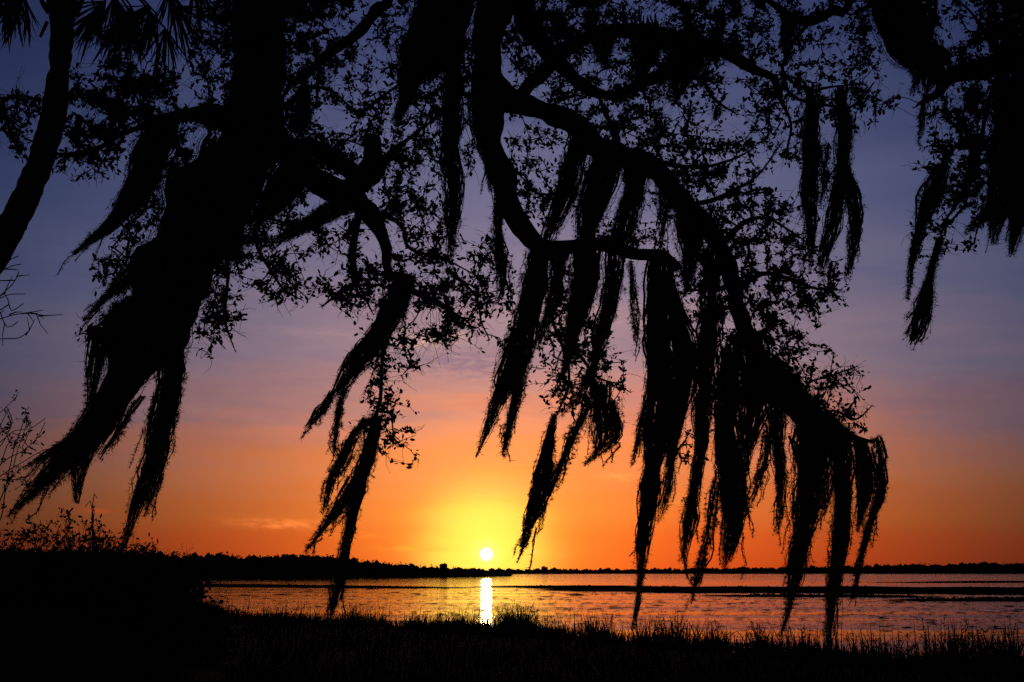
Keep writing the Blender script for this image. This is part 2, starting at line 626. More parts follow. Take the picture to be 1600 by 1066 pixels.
LEFT_TOP = [(-300, 850), (0, 862), (200, 866), (300, 866), (345, 864), (372, 867), (400, 869), (432, 867), (455, 866), (475, 868), (500, 867), (540, 870),
            (562, 873), (580, 876), (600, 879), (640, 882), (690, 884.8), (740, 887.6), (775, 889.6), (800, 892)]
RIGHT_TOP = [(640, 889), (800, 888), (850, 888), (900, 888.5), (980, 888.5), (1060, 887.5), (1130, 887), (1200, 886), (1260, 885.5), (1330, 883),
             (1400, 882), (1440, 880), (1470, 882), (1510, 880.5), (1540, 878), (1570, 880.5), (1600, 880), (1700, 878), (1900, 874)]
wood('far_woodland', LEFT_TOP, lambda x: np.interp(x, [p[0] for p in FARP], [on_water(*p)[1] for p in FARP]),
     'dark bushy woodland along the near left side of the far shore', 7.0, 2)
wood('far_treeline', RIGHT_TOP, lambda x: np.interp(x, [700, 900, 1600, 2400], [on_water(*p)[1] for p in [(700, 897.2), (900, 896.8), (1600, 896.6), (2400, 897)]]),
     'thin dark tree line on the far horizon right of the sun', 4.5, 2)


def far_tree(px, top, D, wpx, label):
    h = CAM[2] + (893 - top) / FPX * D
    X = (px - 800) / FPX * D * CP
    t = thing('far_tree', (X, D, 0.2), label, 'tree', 'trees standing above the far woods')
    m = MB()
    V, F = tubes(np.array([[[X, D, 0.2], [X + .1, D, h * .5], [X, D, h * .85]]]), np.array([[.22, .16, .08]]), 6)
    m.add(V, F)
    m.obj('trunk', M_BARK, t)
    m = MB()
    r = wpx / FPX * D / 2
    for q in range(6):
        a = rng.uniform(0, 6.28)
        crown(m, np.array([X + math.cos(a) * r * .55, D + math.sin(a) * r * .55, h - r * rng.uniform(.6, 1.5)]), r * .55, r * .55, r * rng.uniform(.4, .6), 0.07 * h, 40)
    m.obj('crown', M_WOOD, t)


far_tree(850, 884, 850, 13, 'lone round tree topping the far shore just right of the sun')
far_tree(1268, 881.5, 850, 12, 'round treetop on the horizon between the two longest right moss strands')
far_tree(1162, 884.5, 850, 7, 'small tree bump on the horizon behind the fourth hanging moss strand')
far_tree(692, 879.5, 410, 12, 'bushy tree poking above the left woodland slope nearest the sun')
far_tree(440, 864.5, 340, 24, 'broad treetop crowning the left woodland between two hanging moss tails')
far_tree(1538, 876.5, 850, 20, 'tallest treetop of the far shore near the right edge')
far_tree(1372, 880.5, 850, 8, 'pointed treetop on the horizon right of the moss curtain')


# ------------------------------------------------------------------ weeds on the lake
def weed_bed(name, poly, label, dens):
    P = np.array([on_water(*p)[:2] for p in poly])
    lo, hi = P.min(0), P.max(0)
    n = int(dens)
    q = rng.uniform(0, 1, (n * 3, 2))
    # sample in pixel space so the bed is evenly covered as it recedes
    pp = np.array(poly)
    plo, phi = pp.min(0), pp.max(0)
    s = plo + q * (phi - plo)
    inside = np.zeros(len(s), bool)
    j = len(pp) - 1
    for i in range(len(pp)):
        xi, yi = pp[i]
        xj, yj = pp[j]
        c = ((yi > s[:, 1]) != (yj > s[:, 1])) & (s[:, 0] < (xj - xi) * (s[:, 1] - yi) / (yj - yi + 1e-12) + xi)
        inside ^= c
        j = i
    patch = np.sin(s[:, 0] * .045 + s[:, 1] * 1.3) + np.sin(s[:, 0] * .017 - s[:, 1] * .9 + 2) + np.sin(s[:, 0] * .11 + s[:, 1] * 2.1 + 1) * .6 + rng.normal(0, .7, len(s))
    s = s[inside & (patch > -.75)]
    W = np.array([on_water(*p) for p in s])
    k = len(W)
    mb = MB()
    # flat floating mats with an uneven rim
    m = 7
    ang = np.linspace(0, 2 * math.pi, m, endpoint=False)
    rr = rng.uniform(0.7, 1.25, (k, m)) * rng.uniform(0.35, 1.3, (k, 1)) * (W[:, 1:2] / 110.0)
    V = np.stack([W[:, 0, None] + np.cos(ang) * rr * 4.5, W[:, 1, None] + np.sin(ang) * rr * 1.3, 0.03 + rng.uniform(0, 0.03, (k, m))], -1)
    cen = W + np.array([0, 0, 0.09])
    allV = np.concatenate([V, cen[:, None, :]], 1).reshape(-1, 3)
    b = (np.arange(k) * (m + 1))[:, None]
    ii = np.arange(m)[None]
    F = np.stack([b + ii, b + (ii + 1) % m, np.broadcast_to(b + m, (k, m))], -1).reshape(-1, 3)
    mb.add(allV, F)
    # stubble
    kk = k * 6
    base = W[rng.integers(0, k, kk)] + rng.normal(0, 0.4, (kk, 3)) * np.array([1, 1, 0])
    h = 0.03 + 0.20 * rng.uniform(0, 1, kk) ** 2.5
    P3 = np.stack([base, base + np.stack([rng.normal(0, .05, kk), rng.normal(0, .03, kk), h], -1)], 1)
    V, F = ribbons(P3, np.stack([np.full(kk, .14), np.full(kk, .03)], 1), np.tile([1.0, 0, 0], (kk, 1)))
    mb.add(V, F)
    return mb.obj(name, M_WEED, kind='stuff', label=label, category='water weed')


weed_bed('weed_bed', [(850, 921), (900, 918.5), (950, 918), (1000, 916.5), (1080, 917.8), (1150, 917), (1230, 918.5), (1300, 917.5), (1360, 916.5), (1410, 919.5), (1500, 918), (1600, 919), (1750, 918), (1750, 929),
                      (1600, 928), (1560, 929.5), (1480, 927), (1400, 928.5), (1320, 925), (1250, 927.5), (1180, 924.5), (1100, 927), (1000, 924), (930, 924.5), (900, 922)],
         'long dark bed of weeds lying across the middle of the lake', 1100)
weed_bed('weed_bed', [(300, 913), (450, 914), (560, 916.5), (660, 918), (700, 919.5), (600, 919.6), (400, 918), (300, 918)],
         'thin broken weed streak across the lake at the left', 150)
weed_bed('weed_bed', [(790, 917.5), (850, 916), (930, 915.5), (930, 917), (860, 918.5)], 'short weed streak just right of the sun glint', 60)
weed_bed('weed_bed', [(1150, 931), (1250, 930.5), (1340, 931), (1440, 934), (1330, 933.2), (1200, 932.2)],
         'short weed streak below the long dark weed bed', 130)
weed_bed('weed_bed', [(1430, 938), (1520, 936.5), (1660, 936), (1660, 938), (1540, 939.5)], 'faint weed streak in the lake near the right edge', 120)
weed_bed('weed_bed', [(1380, 911), (1480, 909), (1700, 907.5), (1700, 909.2), (1500, 911)], 'far thin weed line in the lake near the right edge', 90)


def pads():
    n = 6500
    px = rng.uniform(280, 1700, n)
    py = 920 + 130 * rng.beta(1.0, 1.7, n)
    keep = rng.uniform(0, 1, n) < np.where(px > 850, 1.0, 0.65)
    px, py = px[keep], py[keep]
    W = np.array([on_water(a, b) for a, b in zip(px, py)])
    ok = W[:, 1] > shore_y(W[:, 0]) + 0.2
    W = W[ok]
    k = len(W)
    m = 6
    ang = np.linspace(0, 2 * math.pi, m, endpoint=False)
    size = rng.lognormal(-3.05, 0.5, (k, 1)) * np.clip(W[:, 1:2] / 40.0, 0.5, 2.6)
    rr = rng.uniform(0.6, 1.3, (k, m)) * size
    V = np.stack([W[:, 0, None] + np.cos(ang) * rr * 1.8, W[:, 1, None] + np.sin(ang) * rr * 1.1, np.full((k, m), 0.012)], -1)
    cen = W + np.stack([np.zeros(k), np.zeros(k), 0.016 + size[:, 0] * rng.uniform(0, 0.16, k)], -1)
    allV = np.concatenate([V, cen[:, None, :]], 1).reshape(-1, 3)
    b = (np.arange(k) * (m + 1))[:, None]
    ii = np.arange(m)[None]
    F = np.stack([b + ii, b + (ii + 1) % m, np.broadcast_to(b + m, (k, m))], -1).reshape(-1, 3)
    mb = MB()
    mb.add(allV, F)
    mb.obj('floating_weed', M_WEED, kind='stuff', label='small tufts of weed scattered over the lake surface', category='water weed')


pads()


# ------------------------------------------------------------------ live oaks: limbs
def L(*pts):
    """pixel points (x, y, width px, depth) -> rows x,y,z,radius"""
    out = []
    for p in pts:
        q = at(p[0], p[1], p[3])
        out.append([*q, p[2] * (0.44 if p[2] < 60 else .5) * mpp(p[0], p[1], p[3])])
    return out


OAK = (-0.6, -3.2, 0.33)
FORK = [-0.6, -3.1, 3.1]
main_limbs = {
    'left limb': [[*FORK, .34], [-1.3, -0.8, 6.0, .30], [-2.1, 4.0, 8.5, .27], [-2.3, 7.4, 8.3, .25]] + L(
        (418, -60, 88, 9), (410, 10, 84, 9), (404, 100, 80, 9), (392, 170, 80, 8.9), (385, 225, 82, 8.9), (345, 285, 66, 8.8), (298, 345, 50, 8.7),
        (258, 420, 34, 8.6), (222, 500, 22, 8.5), (190, 575, 12, 8.5)),
    'right fork of left limb': L((390, 200, 70, 8.9), (440, 238, 50, 8.95), (500, 285, 44, 9.0), (540, 302, 42, 9.1), (565, 322, 36, 9.1), (582, 352, 28, 9.2),
                                 (600, 388, 18, 9.2), (614, 428, 15, 9.2), (645, 455, 12, 9.2), (690, 480, 8, 9.3), (735, 505, 3, 9.3)),
    'upper spur': L((450, 228, 34, 8.95), (500, 238, 30, 9.0), (540, 262, 32, 9.05), (566, 284, 34, 9.1)),
    'spur bough': L((560, 292, 34, 9.1), (588, 268, 26, 9.1), (604, 245, 12, 9.1), (640, 215, 6, 9.1), (680, 185, 3, 9.2)),
    'broken stub': L((548, 304, 40, 9.05), (572, 280, 40, 9.1), (585, 256, 36, 9.1), (584, 236, 32, 9.1), (579, 221, 27, 9.1)),
    'inner twig limb': L((562, 315, 20, 9.1), (557, 360, 15, 9.1), (553, 400, 13, 9.1), (560, 440, 9, 9.1), (535, 455, 7, 9.1), (505, 478, 3, 9.1)),
    'side twig limb': L((556, 395, 9, 9.1), (546, 420, 8, 9.1), (562, 452, 6, 9.1), (582, 490, 3, 9.1)),
    'hooked twig': L((595, 340, 10, 9.2), (618, 350, 8, 9.2), (630, 368, 8, 9.2), (632, 386, 7, 9.2), (650, 398, 6, 9.2), (690, 406, 4, 9.2), (740, 430, 2, 9.2)),
    'left reaching limb': L((385, 190, 40, 8.9), (340, 178, 34, 8.8), (285, 178, 20, 8.7), (235, 198, 12, 8.6), (195, 212, 9, 8.6), (150, 236, 8, 8.5),
                            (95, 240, 6, 8.5), (55, 222, 4, 8.5), (15, 205, 2, 8.5)),
    'hanging stem': L((618, 440, 10, 9.2), (603, 520, 8, 9.2), (597, 570, 7, 9.2), (594, 630, 7, 9.2), (586, 655, 6, 9.2), (576, 690, 4, 9.2)),
    'upper left bough': [[-2.1, 4.0, 8.5, .12], [-1.6, 8.0, 9.1, .10]] + L((604, -30, 20, 10.8), (586, 15, 19, 10.8), (552, 52, 18, 10.7), (515, 85, 17, 10.6), (485, 115, 15, 10.5),
                                                                    (455, 135, 9, 10.4), (435, 160, 5, 10.4)),
    'upper left drop': L((498, 105, 8, 10.5), (497, 140, 7, 10.5), (496, 165, 5, 10.5)),
    'moss bough': [[-0.4, 7.5, 9.2, .10]] + L((735, -30, 34, 10.2), (705, 10, 34, 10.2), (672, 50, 28, 10.2), (650, 85, 14, 10.2), (630, 120, 5, 10.2)),
    'centre limb': [[*FORK, .34], [-0.5, -0.6, 6.4, .29], [-0.25, 4.0, 9.2, .24], [-0.2, 8.0, 9.1, .20]] + L(
        (770, -40, 62, 10), (768, 50, 54, 10), (764, 140, 46, 10), (768, 210, 42, 10), (784, 280, 40, 10), (797, 325, 38, 9.95), (816, 362, 38, 9.9),
        (842, 386, 32, 9.9), (880, 389, 27, 9.85), (940, 393, 23, 9.8), (1000, 399, 21, 9.8), (1040, 403, 20, 9.8), (1062, 418, 12, 9.8)),
    'drooping right limb': L((768, 130, 40, 10), (800, 162, 42, 10), (850, 176, 38, 10), (888, 194, 38, 10), (925, 226, 40, 9.95), (968, 236, 44, 9.9), (1005, 247, 40, 9.8),
                             (1038, 275, 36, 9.8), (1060, 310, 38, 9.7), (1092, 345, 36, 9.7), (1122, 390, 32, 9.6), (1142, 445, 30, 9.6), (1160, 500, 32, 9.5),
                             (1188, 552, 30, 9.5), (1215, 600, 32, 9.4), (1242, 640, 28, 9.4), (1290, 662, 22, 9.4), (1330, 682, 12, 9.4), (1368, 690, 5, 9.4)),
    'top cross limb': [[-0.2, 7.6, 9.2, .12]] + L((812, -20, 42, 10.4), (826, 40, 40, 10.4), (852, 78, 34, 10.4), (878, 102, 26, 10.4), (905, 128, 20, 10.4), (945, 144, 18, 10.4),
                                                  (985, 138, 18, 10.4), (1030, 118, 20, 10.4), (1070, 95, 20, 10.4), (1095, 75, 16, 10.4)),
    'cross spur': L((800, 160, 26, 10), (828, 128, 24, 10.1), (862, 98, 26, 10.2), (905, 66, 24, 10.3), (965, 50, 26, 10.3), (1030, 56, 32, 10.3), (1095, 70, 30, 10.2),
                    (1145, 84, 22, 10.2), (1178, 104, 17, 10.2), (1206, 118, 13, 10.1), (1216, 150, 9, 10.1), (1236, 195, 5, 10.1), (1232, 240, 3, 10.1)),
    'short branch': L((1040, 118, 12, 10.3), (1095, 122, 9, 10.3), (1118, 155, 6, 10.3), (1150, 177, 2, 10.3)),
    'inner drop': L((935, 142, 8, 10.3), (945, 166, 8, 10.2), (966, 195, 10, 10.1), (968, 235, 12, 9.95)),
    'right leafy branch': L((1000, 245, 16, 9.8), (1050, 258, 8, 9.7), (1095, 262, 7, 9.6), (1140, 250, 4, 9.6), (1175, 232, 2, 9.6)),
    'lower leafy branch': L((1075, 325, 14, 9.7), (1115, 312, 8, 9.6), (1150, 292, 6, 9.5), (1185, 272, 4, 9.5), (1225, 220, 2, 9.5)),
    'outer leafy branch': L((1122, 385, 16, 9.6), (1165, 345, 9, 9.5), (1200, 340, 6, 9.5), (1235, 360, 4, 9.5), (1270, 385, 2, 9.5)),
    'mid leafy branch': L((1142, 445, 14, 9.6), (1190, 430, 9, 9.5), (1240, 445, 6, 9.4), (1275, 455, 5, 9.4), (1312, 455, 2, 9.4)),
    'end spray branch': L((1215, 605, 12, 9.4), (1245, 632, 9, 9.4), (1265, 600, 5, 9.4), (1290, 592, 3, 9.4), (1318, 580, 3, 9.4), (1340, 572, 1.5, 9.4)),
    'end tip branch': L((1280, 660, 9, 9.4), (1300, 640, 5, 9.4), (1335, 655, 4, 9.4), (1362, 634, 1.5, 9.4)),
    'end twig': L((1240, 640, 10, 9.4), (1268, 640, 6, 9.4), (1290, 612, 3, 9.4), (1304, 550, 1.5, 9.4)),
    'under limb': L((858, 392, 12, 9.85), (872, 450, 10, 9.8), (862, 500, 7, 9.7), (880, 545, 6, 9.7), (890, 590, 5, 9.7), (868, 650, 3, 9.7)),
    'under branch': L((885, 520, 7, 9.7), (910, 560, 6, 9.7), (935, 592, 5, 9.7), (960, 600, 3, 9.7), (985, 615, 1.5, 9.7)),
    'top right bough': [[*FORK, .28], [1.2, 0.0, 6.9, .22], [2.9, 5.0, 9.0, .16], [3.3, 8.5, 8.8, .11]] + L(
        (1332, -12, 17, 10.2), (1302, 14, 17, 10.2), (1272, 33, 15, 10.2), (1240, 28, 14, 10.2), (1215, 8, 12, 10.2), (1190, -20, 9, 10.2)),
    'top right twig': L((1272, 33, 9, 10.2), (1240, 70, 7, 10.2), (1225, 110, 6, 10.2), (1262, 140, 6, 10.1), (1300, 135, 4, 10.1), (1345, 130, 2, 10.1)),
    'hanging twig limb': L((1225, 110, 6, 10.2), (1240, 150, 6, 10.2), (1290, 165, 5, 10.1), (1335, 165, 4, 10.1), (1365, 130, 3, 10.1)),
    'left bough twig': L((400, 180, 20, 8.9), (445, 165, 12, 9.0), (480, 135, 8, 9.1), (520, 145, 4, 9.1), (545, 168, 5, 9.1), (560, 174, 5, 9.1), (600, 150, 2, 9.1)),
    'low hanging twig': L((330, 320, 14, 8.7), (350, 400, 8, 8.7), (355, 440, 6, 8.7), (353, 490, 5, 8.7), (360, 520, 3, 8.7), (370, 548, 1.5, 8.7)),
    'low right twig': L((430, 280, 16, 8.9), (400, 370, 7, 8.8), (425, 425, 6, 8.8), (445, 455, 4, 8.8), (470, 468, 2, 8.8)),
    'left moss twig': L((240, 440, 10, 8.6), (195, 480, 6, 8.5), (150, 520, 4, 8.5), (125, 520, 2, 8.5)),
    'reaching spray': L((560, 178, 4, 9.1), (605, 150, 5, 9.2), (640, 120, 3, 9.2)),
    'centre twig': L((702, 420, 7, 9.5), (745, 462, 5, 9.5), (752, 500, 4, 9.5), (765, 530, 2, 9.5)),
}
RIGHT = (8.2, 7.0, 0.33)
right_limbs = {
    'right limb': [[8.2, 7.0, 3.4, .30], [7.3, 7.7, 5.7, .24], [5.6, 8.4, 6.3, .19]] + L((1660, 92, 40, 8.6), (1600, 96, 40, 8.6), (1550, 102, 36, 8.6), (1505, 107, 32, 8.6), (1478, 118, 26, 8.6),
                                                                                   (1464, 138, 18, 8.55), (1446, 156, 9, 8.5), (1431, 168, 2.5, 8.5)),
    'right upper limb': [[7.3, 7.7, 5.7, .2], [5.6, 8.3, 7.2, .16], [4.5, 8.5, 7.7, .14]] + L((1392, -30, 40, 8.7), (1412, 30, 44, 8.7), (1436, 72, 40, 8.65), (1475, 104, 30, 8.6)),
    'right hanging branch': L((1580, 100, 14, 8.6), (1556, 150, 10, 8.5), (1535, 200, 8, 8.5), (1520, 260, 7, 8.5), (1500, 315, 5, 8.5), (1475, 350, 4, 8.5), (1468, 385, 2.5, 8.5)),
    'right low twig': L((1512, 285, 6, 8.5), (1508, 320, 5, 8.5), (1470, 365, 3, 8.5), (1480, 385, 2, 8.5), (1508, 392, 1.2, 8.5)),
    'right top twig': L((1560, 100, 12, 8.6), (1545, 60, 8, 8.6), (1520, 25, 5, 8.6), (1498, 5, 3, 8.6)),
    'right edge branch': L((1610, 95, 20, 8.6), (1585, 160, 14, 8.5), (1575, 250, 9, 8.5), (1572, 330, 4, 8.5)),
    'right top tuft': L((1448, 60, 12, 8.6), (1455, 25, 8, 8.6), (1465, -10, 6, 8.6)),
}

# leaf cover read off the photograph, one digit per 25 px cell (0 none .. 9 closed), from the top row down
GRID = """
00000000 00003577 70888832 65000300 78888874 34777755 45345666 55542588
00000002 00004677 70775133 54000104 58888866 24887766 54543666 65412688
00000003 00006677 70775434 44006606 68888866 88888776 45421550 24102788
00000013 21006577 70787652 25005604 66555666 88888555 55421450 00456777
00004146 66514377 70866340 65255500 65565656 77777223 55344450 00505555
10004368 88602477 70765403 45464500 44566675 66654235 65534630 00026655
55504678 65402477 70755333 33666500 00555666 65543136 55555653 00357645
63304567 66767877 70841135 23666304 30046666 66621013 54446410 00466460
24006776 00560000 00564366 52560000 55436666 67644121 53300000 00236640
04005654 00560000 00066750 65550400 30106666 66656563 25200000 00467600
00032441 03650000 00005500 56330400 64130000 00776533 11030000 02467500
00000000 05500000 03606600 66410000 55460000 00566366 00040000 00047600
00000000 56000000 25600002 76520000 46654500 33256564 52000000 00465400
00000000 65000000 34544044 65540000 33404600 04067676 55200000 00254300
00000002 60000135 55345540 24551020 00205665 50066664 54300000 04400000
00000002 40036666 32255330 12554053 00006565 33066665 65500000 02223000
00000054 00000766 56210356 55655565 00440000 00466665 65434000 00000000
00000050 00000432 56504566 76465650 03442000 00466665 76465000 00000000
00000000 00000630 45446666 65677555 04540000 00466665 75674000 00000000
00000035 00004651 00000345 50556432 00540000 00466666 65530000 00000000
00000450 00004431 00000012 25556411 40455500 00005656 75100000 00000000
00000350 00001300 00000020 54254203 00466500 00000556 76330000 00000000
00000000 00000000 00000005 43100000 00266520 00000034 66210000 00000000
00000000 00000000 00000005 42000000 02356630 00000055 55344300 00000000
00000000 00000000 00000004 40000000 00355540 00000054 04443200 00000000
00000000 00000000 00000005 30000000 00144400 00000040 00555300 00000000
00000000 00000000 00000034 43000000 00000000 00000000 00004400 00000000
00000000 00000000 00000003 32000000 00000000 00030000 00000000 00000000
00000000 00000000 00000002 21000000 00000000 00230000 00000000 00000000
"""
ROWS = [[int(c) for c in r.replace(' ', '')] for r in GRID.strip().split('\n')]


def build_oak(name, base, fork, limbs, label, xr, n_leaf_parts):
    root = thing(name, base, label, 'tree', 'moss hung live oaks on the bank')
    # trunk
    b = np.array(base)
    f = np.array(fork)
    tp = spline(np.array([[*(b - [0, 0, .3]), .85], [*(b + [0, 0, .25]), .66], [*(b + (f - b) * .5 + [.05, .05, 0]), .52], [*(f + [0, 0, .35]), .46]]), 0.12)
    limb_tube(tp[:, :3], tp[:, 3], 18, 0.09).obj('trunk', M_BARK, root, smooth=True)
    nodes, npar, nrad, npx = [], [], [], []
    for nm, pts in limbs.items():
        big = max(p[3] for p in pts) > 0.03
        s = spline(np.array(pts), 0.06)
        P, R = s[:, :3], np.maximum(s[:, 3], 0.002)
        wig = smooth_noise(1, len(P), max(3, len(P) // 5), 1.0)[0] * np.minimum(R * 1.2 + .004, .035)[:, None] * 0.6
        P = P + wig
        lm_ = limb_tube(P, R, 12 if big else 7, (0.07 if R.max() > .2 else 0.13) if big else 0.08)
        # fern stubs and moss bristles along the bark
        seen = np.where(P[:, 1] > 6)[0]
        nb_ = int(len(seen) * (7 if big else 3))
        if nb_:
            i = seen[rng.integers(0, len(seen), nb_)]
            dv = unit(rng.normal(0, 1, (nb_, 3)))
            ln_ = rng.uniform(.25, 1.0, (nb_, 1)) * np.minimum(.075, .03 + R[i][:, None] * .35)
            b0 = P[i] + dv * R[i][:, None] * .85
            e_ = b0 + dv * ln_ + rng.normal(0, .012, (nb_, 3))
            V_, F_ = ribbons(np.stack([b0, (b0 + e_) / 2 + rng.normal(0, .006, (nb_, 3)), e_], 1), np.tile([.004, .0035, .001], (nb_, 1)), unit(np.cross(dv, rng.normal(0, 1, (nb_, 3)))))
            lm_.add(V_, F_)
        lm_.obj('limb', M_BARK, root, smooth=True)
        for q, r in zip(P[::2], R[::2]):
            d = q - CAM
            if d[1] < 5:
                continue
            dep = d[1] * CP + d[2] * SP
            u = 800 + FPX * d[0] / dep
            v = 533 - FPX * (d[2] * CP - d[1] * SP) / dep
            if -200 < v < 800:
                nodes.append(q)
                npx.append((u, v))
                nrad.append(r)
    nodes = np.array(nodes)
    npx = np.array(npx)
    # attractors
    A = []
    gn = rng.uniform(0, 1, (80, 60))

    def clump(u, v, sc=22.0):
        x, y = u / sc + 4.0, v / sc + 6.0
        i, j = int(x), int(y)
        fx, fy = x - i, y - j
        i, j = i % 78, j % 58
        return (gn[i, j] * (1 - fx) + gn[i + 1, j] * fx) * (1 - fy) + (gn[i, j + 1] * (1 - fx) + gn[i + 1, j + 1] * fx) * fy
    rows = [(-3, ROWS[0]), (-2, ROWS[0]), (-1, ROWS[0])] + list(enumerate(ROWS))
    for r, row in rows:
        # the crowns go on beyond both sides of the frame
        cells = list(enumerate(row)) + [(-1 - i, row[i]) for i in range(8)] + [(64 + i, row[63 - i]) for i in range(10) if r < 9]
        for c, dgt in cells:
            if not dgt or not (xr[0] <= c < xr[1]):
                continue
            cov = min(0.97, dgt / 10 * (1.1 if dgt < 7 else 1.17))
            nl = -math.log(1 - cov) * 625 / (7.0 if r < 11 else 8.6)
            k = nl / 5.5
            k = int(k) + (rng.uniform() < k - int(k))
            for _ in range(k):
                best = -1
                for _try in range(2):
                    uu, vv = (c + rng.uniform(-.1, 1.1)) * 25, (r + rng.uniform(-.1, 1.1)) * 25
                    q = clump(uu, vv) + rng.uniform(0, .12)
                    if q > best:
                        best, u, v = q, uu, vv
                w = (npx[:, 0] - u) ** 2 + (npx[:, 1] - v) ** 2
                j = np.argmin(w)
                A.append(at(u, v, nodes[j, 1] + rng.normal(0, 0.30)))
    A = np.array(A)
    n = len(A)
    # grow twigs: always the closest tip next, from the closest point of the tree so far
    pos = [tuple(p) for p in nodes]
    par = [-1] * len(nodes)
    d2 = np.full(n, 1e9)
    nn = np.zeros(n, int)
    for i in range(n):
        w = ((nodes - A[i]) ** 2).sum(1)
        nn[i] = np.argmin(w)
        d2[i] = w[nn[i]]
    done = np.zeros(n, bool)
    tips = []
    for _ in range(n):
        i = int(np.argmin(np.where(done, 1e9, d2)))
        done[i] = True
        p0 = np.array(pos[nn[i]])
        p1 = A[i]
        dist = math.sqrt(d2[i])
        k = max(1, int(dist / 0.07))
        last = nn[i]
        bow = rng.normal(0, 0.10, 3) * dist
        new = []
        for s in range(1, k + 1):
            t = s / k
            q = p0 + (p1 - p0) * t + bow * t * (1 - t) * 2 + rng.normal(0, 0.004, 3)
            pos.append(tuple(q))
            par.append(last)
            last = len(pos) - 1
            new.append(last)
        tips.append(last)
        Q = np.array([pos[j] for j in new])
        w = ((A[:, None, :] - Q[None]) ** 2).sum(2)
        jm = w.argmin(1)
        wm = w[np.arange(n), jm]
        better = wm < d2
        d2 = np.where(better, wm, d2)
        nn = np.where(better, np.array(new)[jm], nn)
    cnt = np.zeros(len(pos))
    for t in tips:
        cnt[t] += 1
    for j in range(len(pos) - 1, len(nodes) - 1, -1):
        cnt[par[j]] += cnt[j]
    pos = np.array(pos)
    par = np.array(par)
    e = np.arange(len(nodes), len(pos))
    rad = 0.0024 * np.maximum(cnt, 1) ** 0.38
    rad = np.minimum(rad, 0.016)
    pr = np.where(par[e] < len(nodes), rad[e], rad[par[e]])
    V, F = tubes(np.stack([pos[par[e]], pos[e]], 1), np.stack([pr, rad[e]], 1), 3)
    mb = MB()
    mb.add(V, F)
    # bare twiglet ends
    tpn = np.array(tips)
    nb = len(tpn)
    sel = rng.integers(0, nb, int(nb * .6))
    p0 = pos[tpn[sel]]
    dr = unit(p0 - pos[par[tpn[sel]]] + rng.normal(0, .03, p0.shape))
    ln = rng.uniform(.04, .16, (len(sel), 1))
    P = np.stack([p0, p0 + dr * ln * .5 + rng.normal(0, .008, p0.shape), p0 + dr * ln + rng.normal(0, .02, p0.shape)], 1)
    V, F = tubes(P, np.tile([.0022, .0018, .0012], (len(sel), 1)), 3)
    mb.add(V, F)
    sel = rng.integers(0, nb, int(nb * .5))
    p0 = pos[par[tpn[sel]]]
    dr = unit(rng.normal(0, 1, p0.shape) + np.array([0, 0, -.15]))
    ln = rng.uniform(.06, .22, (len(sel), 1))
    k1 = rng.normal(0, .10, p0.shape) * ln
    k2 = rng.normal(0, .22, p0.shape) * ln
    P = np.stack([p0, p0 + dr * ln * .35 + k1, p0 + dr * ln * .7 + k1 + k2 * .5, p0 + dr * ln + k2], 1)
    V, F = tubes(P, np.tile([.0026, .0022, .0017, .0012], (len(sel), 1)), 3)
    mb.add(V, F)
    mb.obj('crown_twigs', M_TWIG, root, kind='stuff')
    # leaves
    lp, ld = [], []
    for t in tips:
        p1 = pos[t]
        p0 = pos[par[t]]
        axis = (p1 - p0) / max(np.linalg.norm(p1 - p0), 1e-6)
        k = rng.integers(3, 9)
        for s in range(k):
            f = rng.uniform(-0.7, 1.2)
            lp.append(p0 + (p1 - p0) * f + rng.normal(0, .012, 3))
            ld.append(axis * 0.8 + rng.normal(0, 0.75, 3) + np.array([0, 0, .12]))
    lp = np.array(lp)
    ld = np.array(ld)
    ls = rng.uniform(.030, .064, len(lp))
    up = rng.normal(0, 1, (len(lp), 3))
    # single leaves that can be picked out against the sky: those with fewest neighbours
    dd = lp - CAM
    dep = dd[:, 1] * CP + dd[:, 2] * SP
    u = 800 + FPX * dd[:, 0] / dep
    v = 533 - FPX * (dd[:, 2] * CP - dd[:, 1] * SP) / dep
    gx, gy = ((u + 400) // 14).astype(int).clip(0, 200), ((v + 400) // 14).astype(int).clip(0, 200)
    H = np.zeros((203, 203))
    np.add.at(H, (gx + 1, gy + 1), 1)
    H = sum(np.roll(np.roll(H, i, 0), j, 1) for i in (-1, 0, 1) for j in (-1, 0, 1))
    crowd = H[gx + 1, gy + 1]
    inside = (u > 6) & (u < 1594) & (v > 6)
    order = np.argsort(np.where(inside, crowd - ls * 60, 1e6))[:n_leaf_parts]
    single = np.zeros(len(lp), bool)
    single[order] = True
    mb = MB()
    leaf_batch(mb, lp[~single], ld[~single], up[~single], ls[~single], 1.2)
    mb.obj('foliage', M_LEAF, root, kind='stuff')
    lm = bpy.data.meshes.get('leaf')
    if lm is None:
        one = MB()
        leaf_batch(one, np.zeros((1, 3)), np.array([[0, 1.0, 0]]), np.array([[0, 0, 1.0]]), np.ones(1), 1.2)
        lm = one.mesh('leaf', M_LEAF)
    for i in order:
        d = unit(ld[i])
        s = unit(np.cross(d, up[i]))
        nr = np.cross(s, d)
        o = bpy.data.objects.new('leaf', lm)
        mtx = Matrix(((s[0], d[0], nr[0]), (s[1], d[1], nr[1]), (s[2], d[2], nr[2])))
        o.parent = root
        o.location = lp[i] - np.array(base)
        o.rotation_euler = mtx.to_euler()
        o.scale = (ls[i],) * 3
        C.objects.link(o)
    return root


build_oak('live_oak', OAK, FORK, main_limbs, 'great live oak whose mossy limbs droop across the whole sky', (-8, 55), 230)
build_oak('live_oak', RIGHT, [8.2, 7.0, 3.4], right_limbs, 'live oak reaching in over the upper right corner', (55, 74), 70)


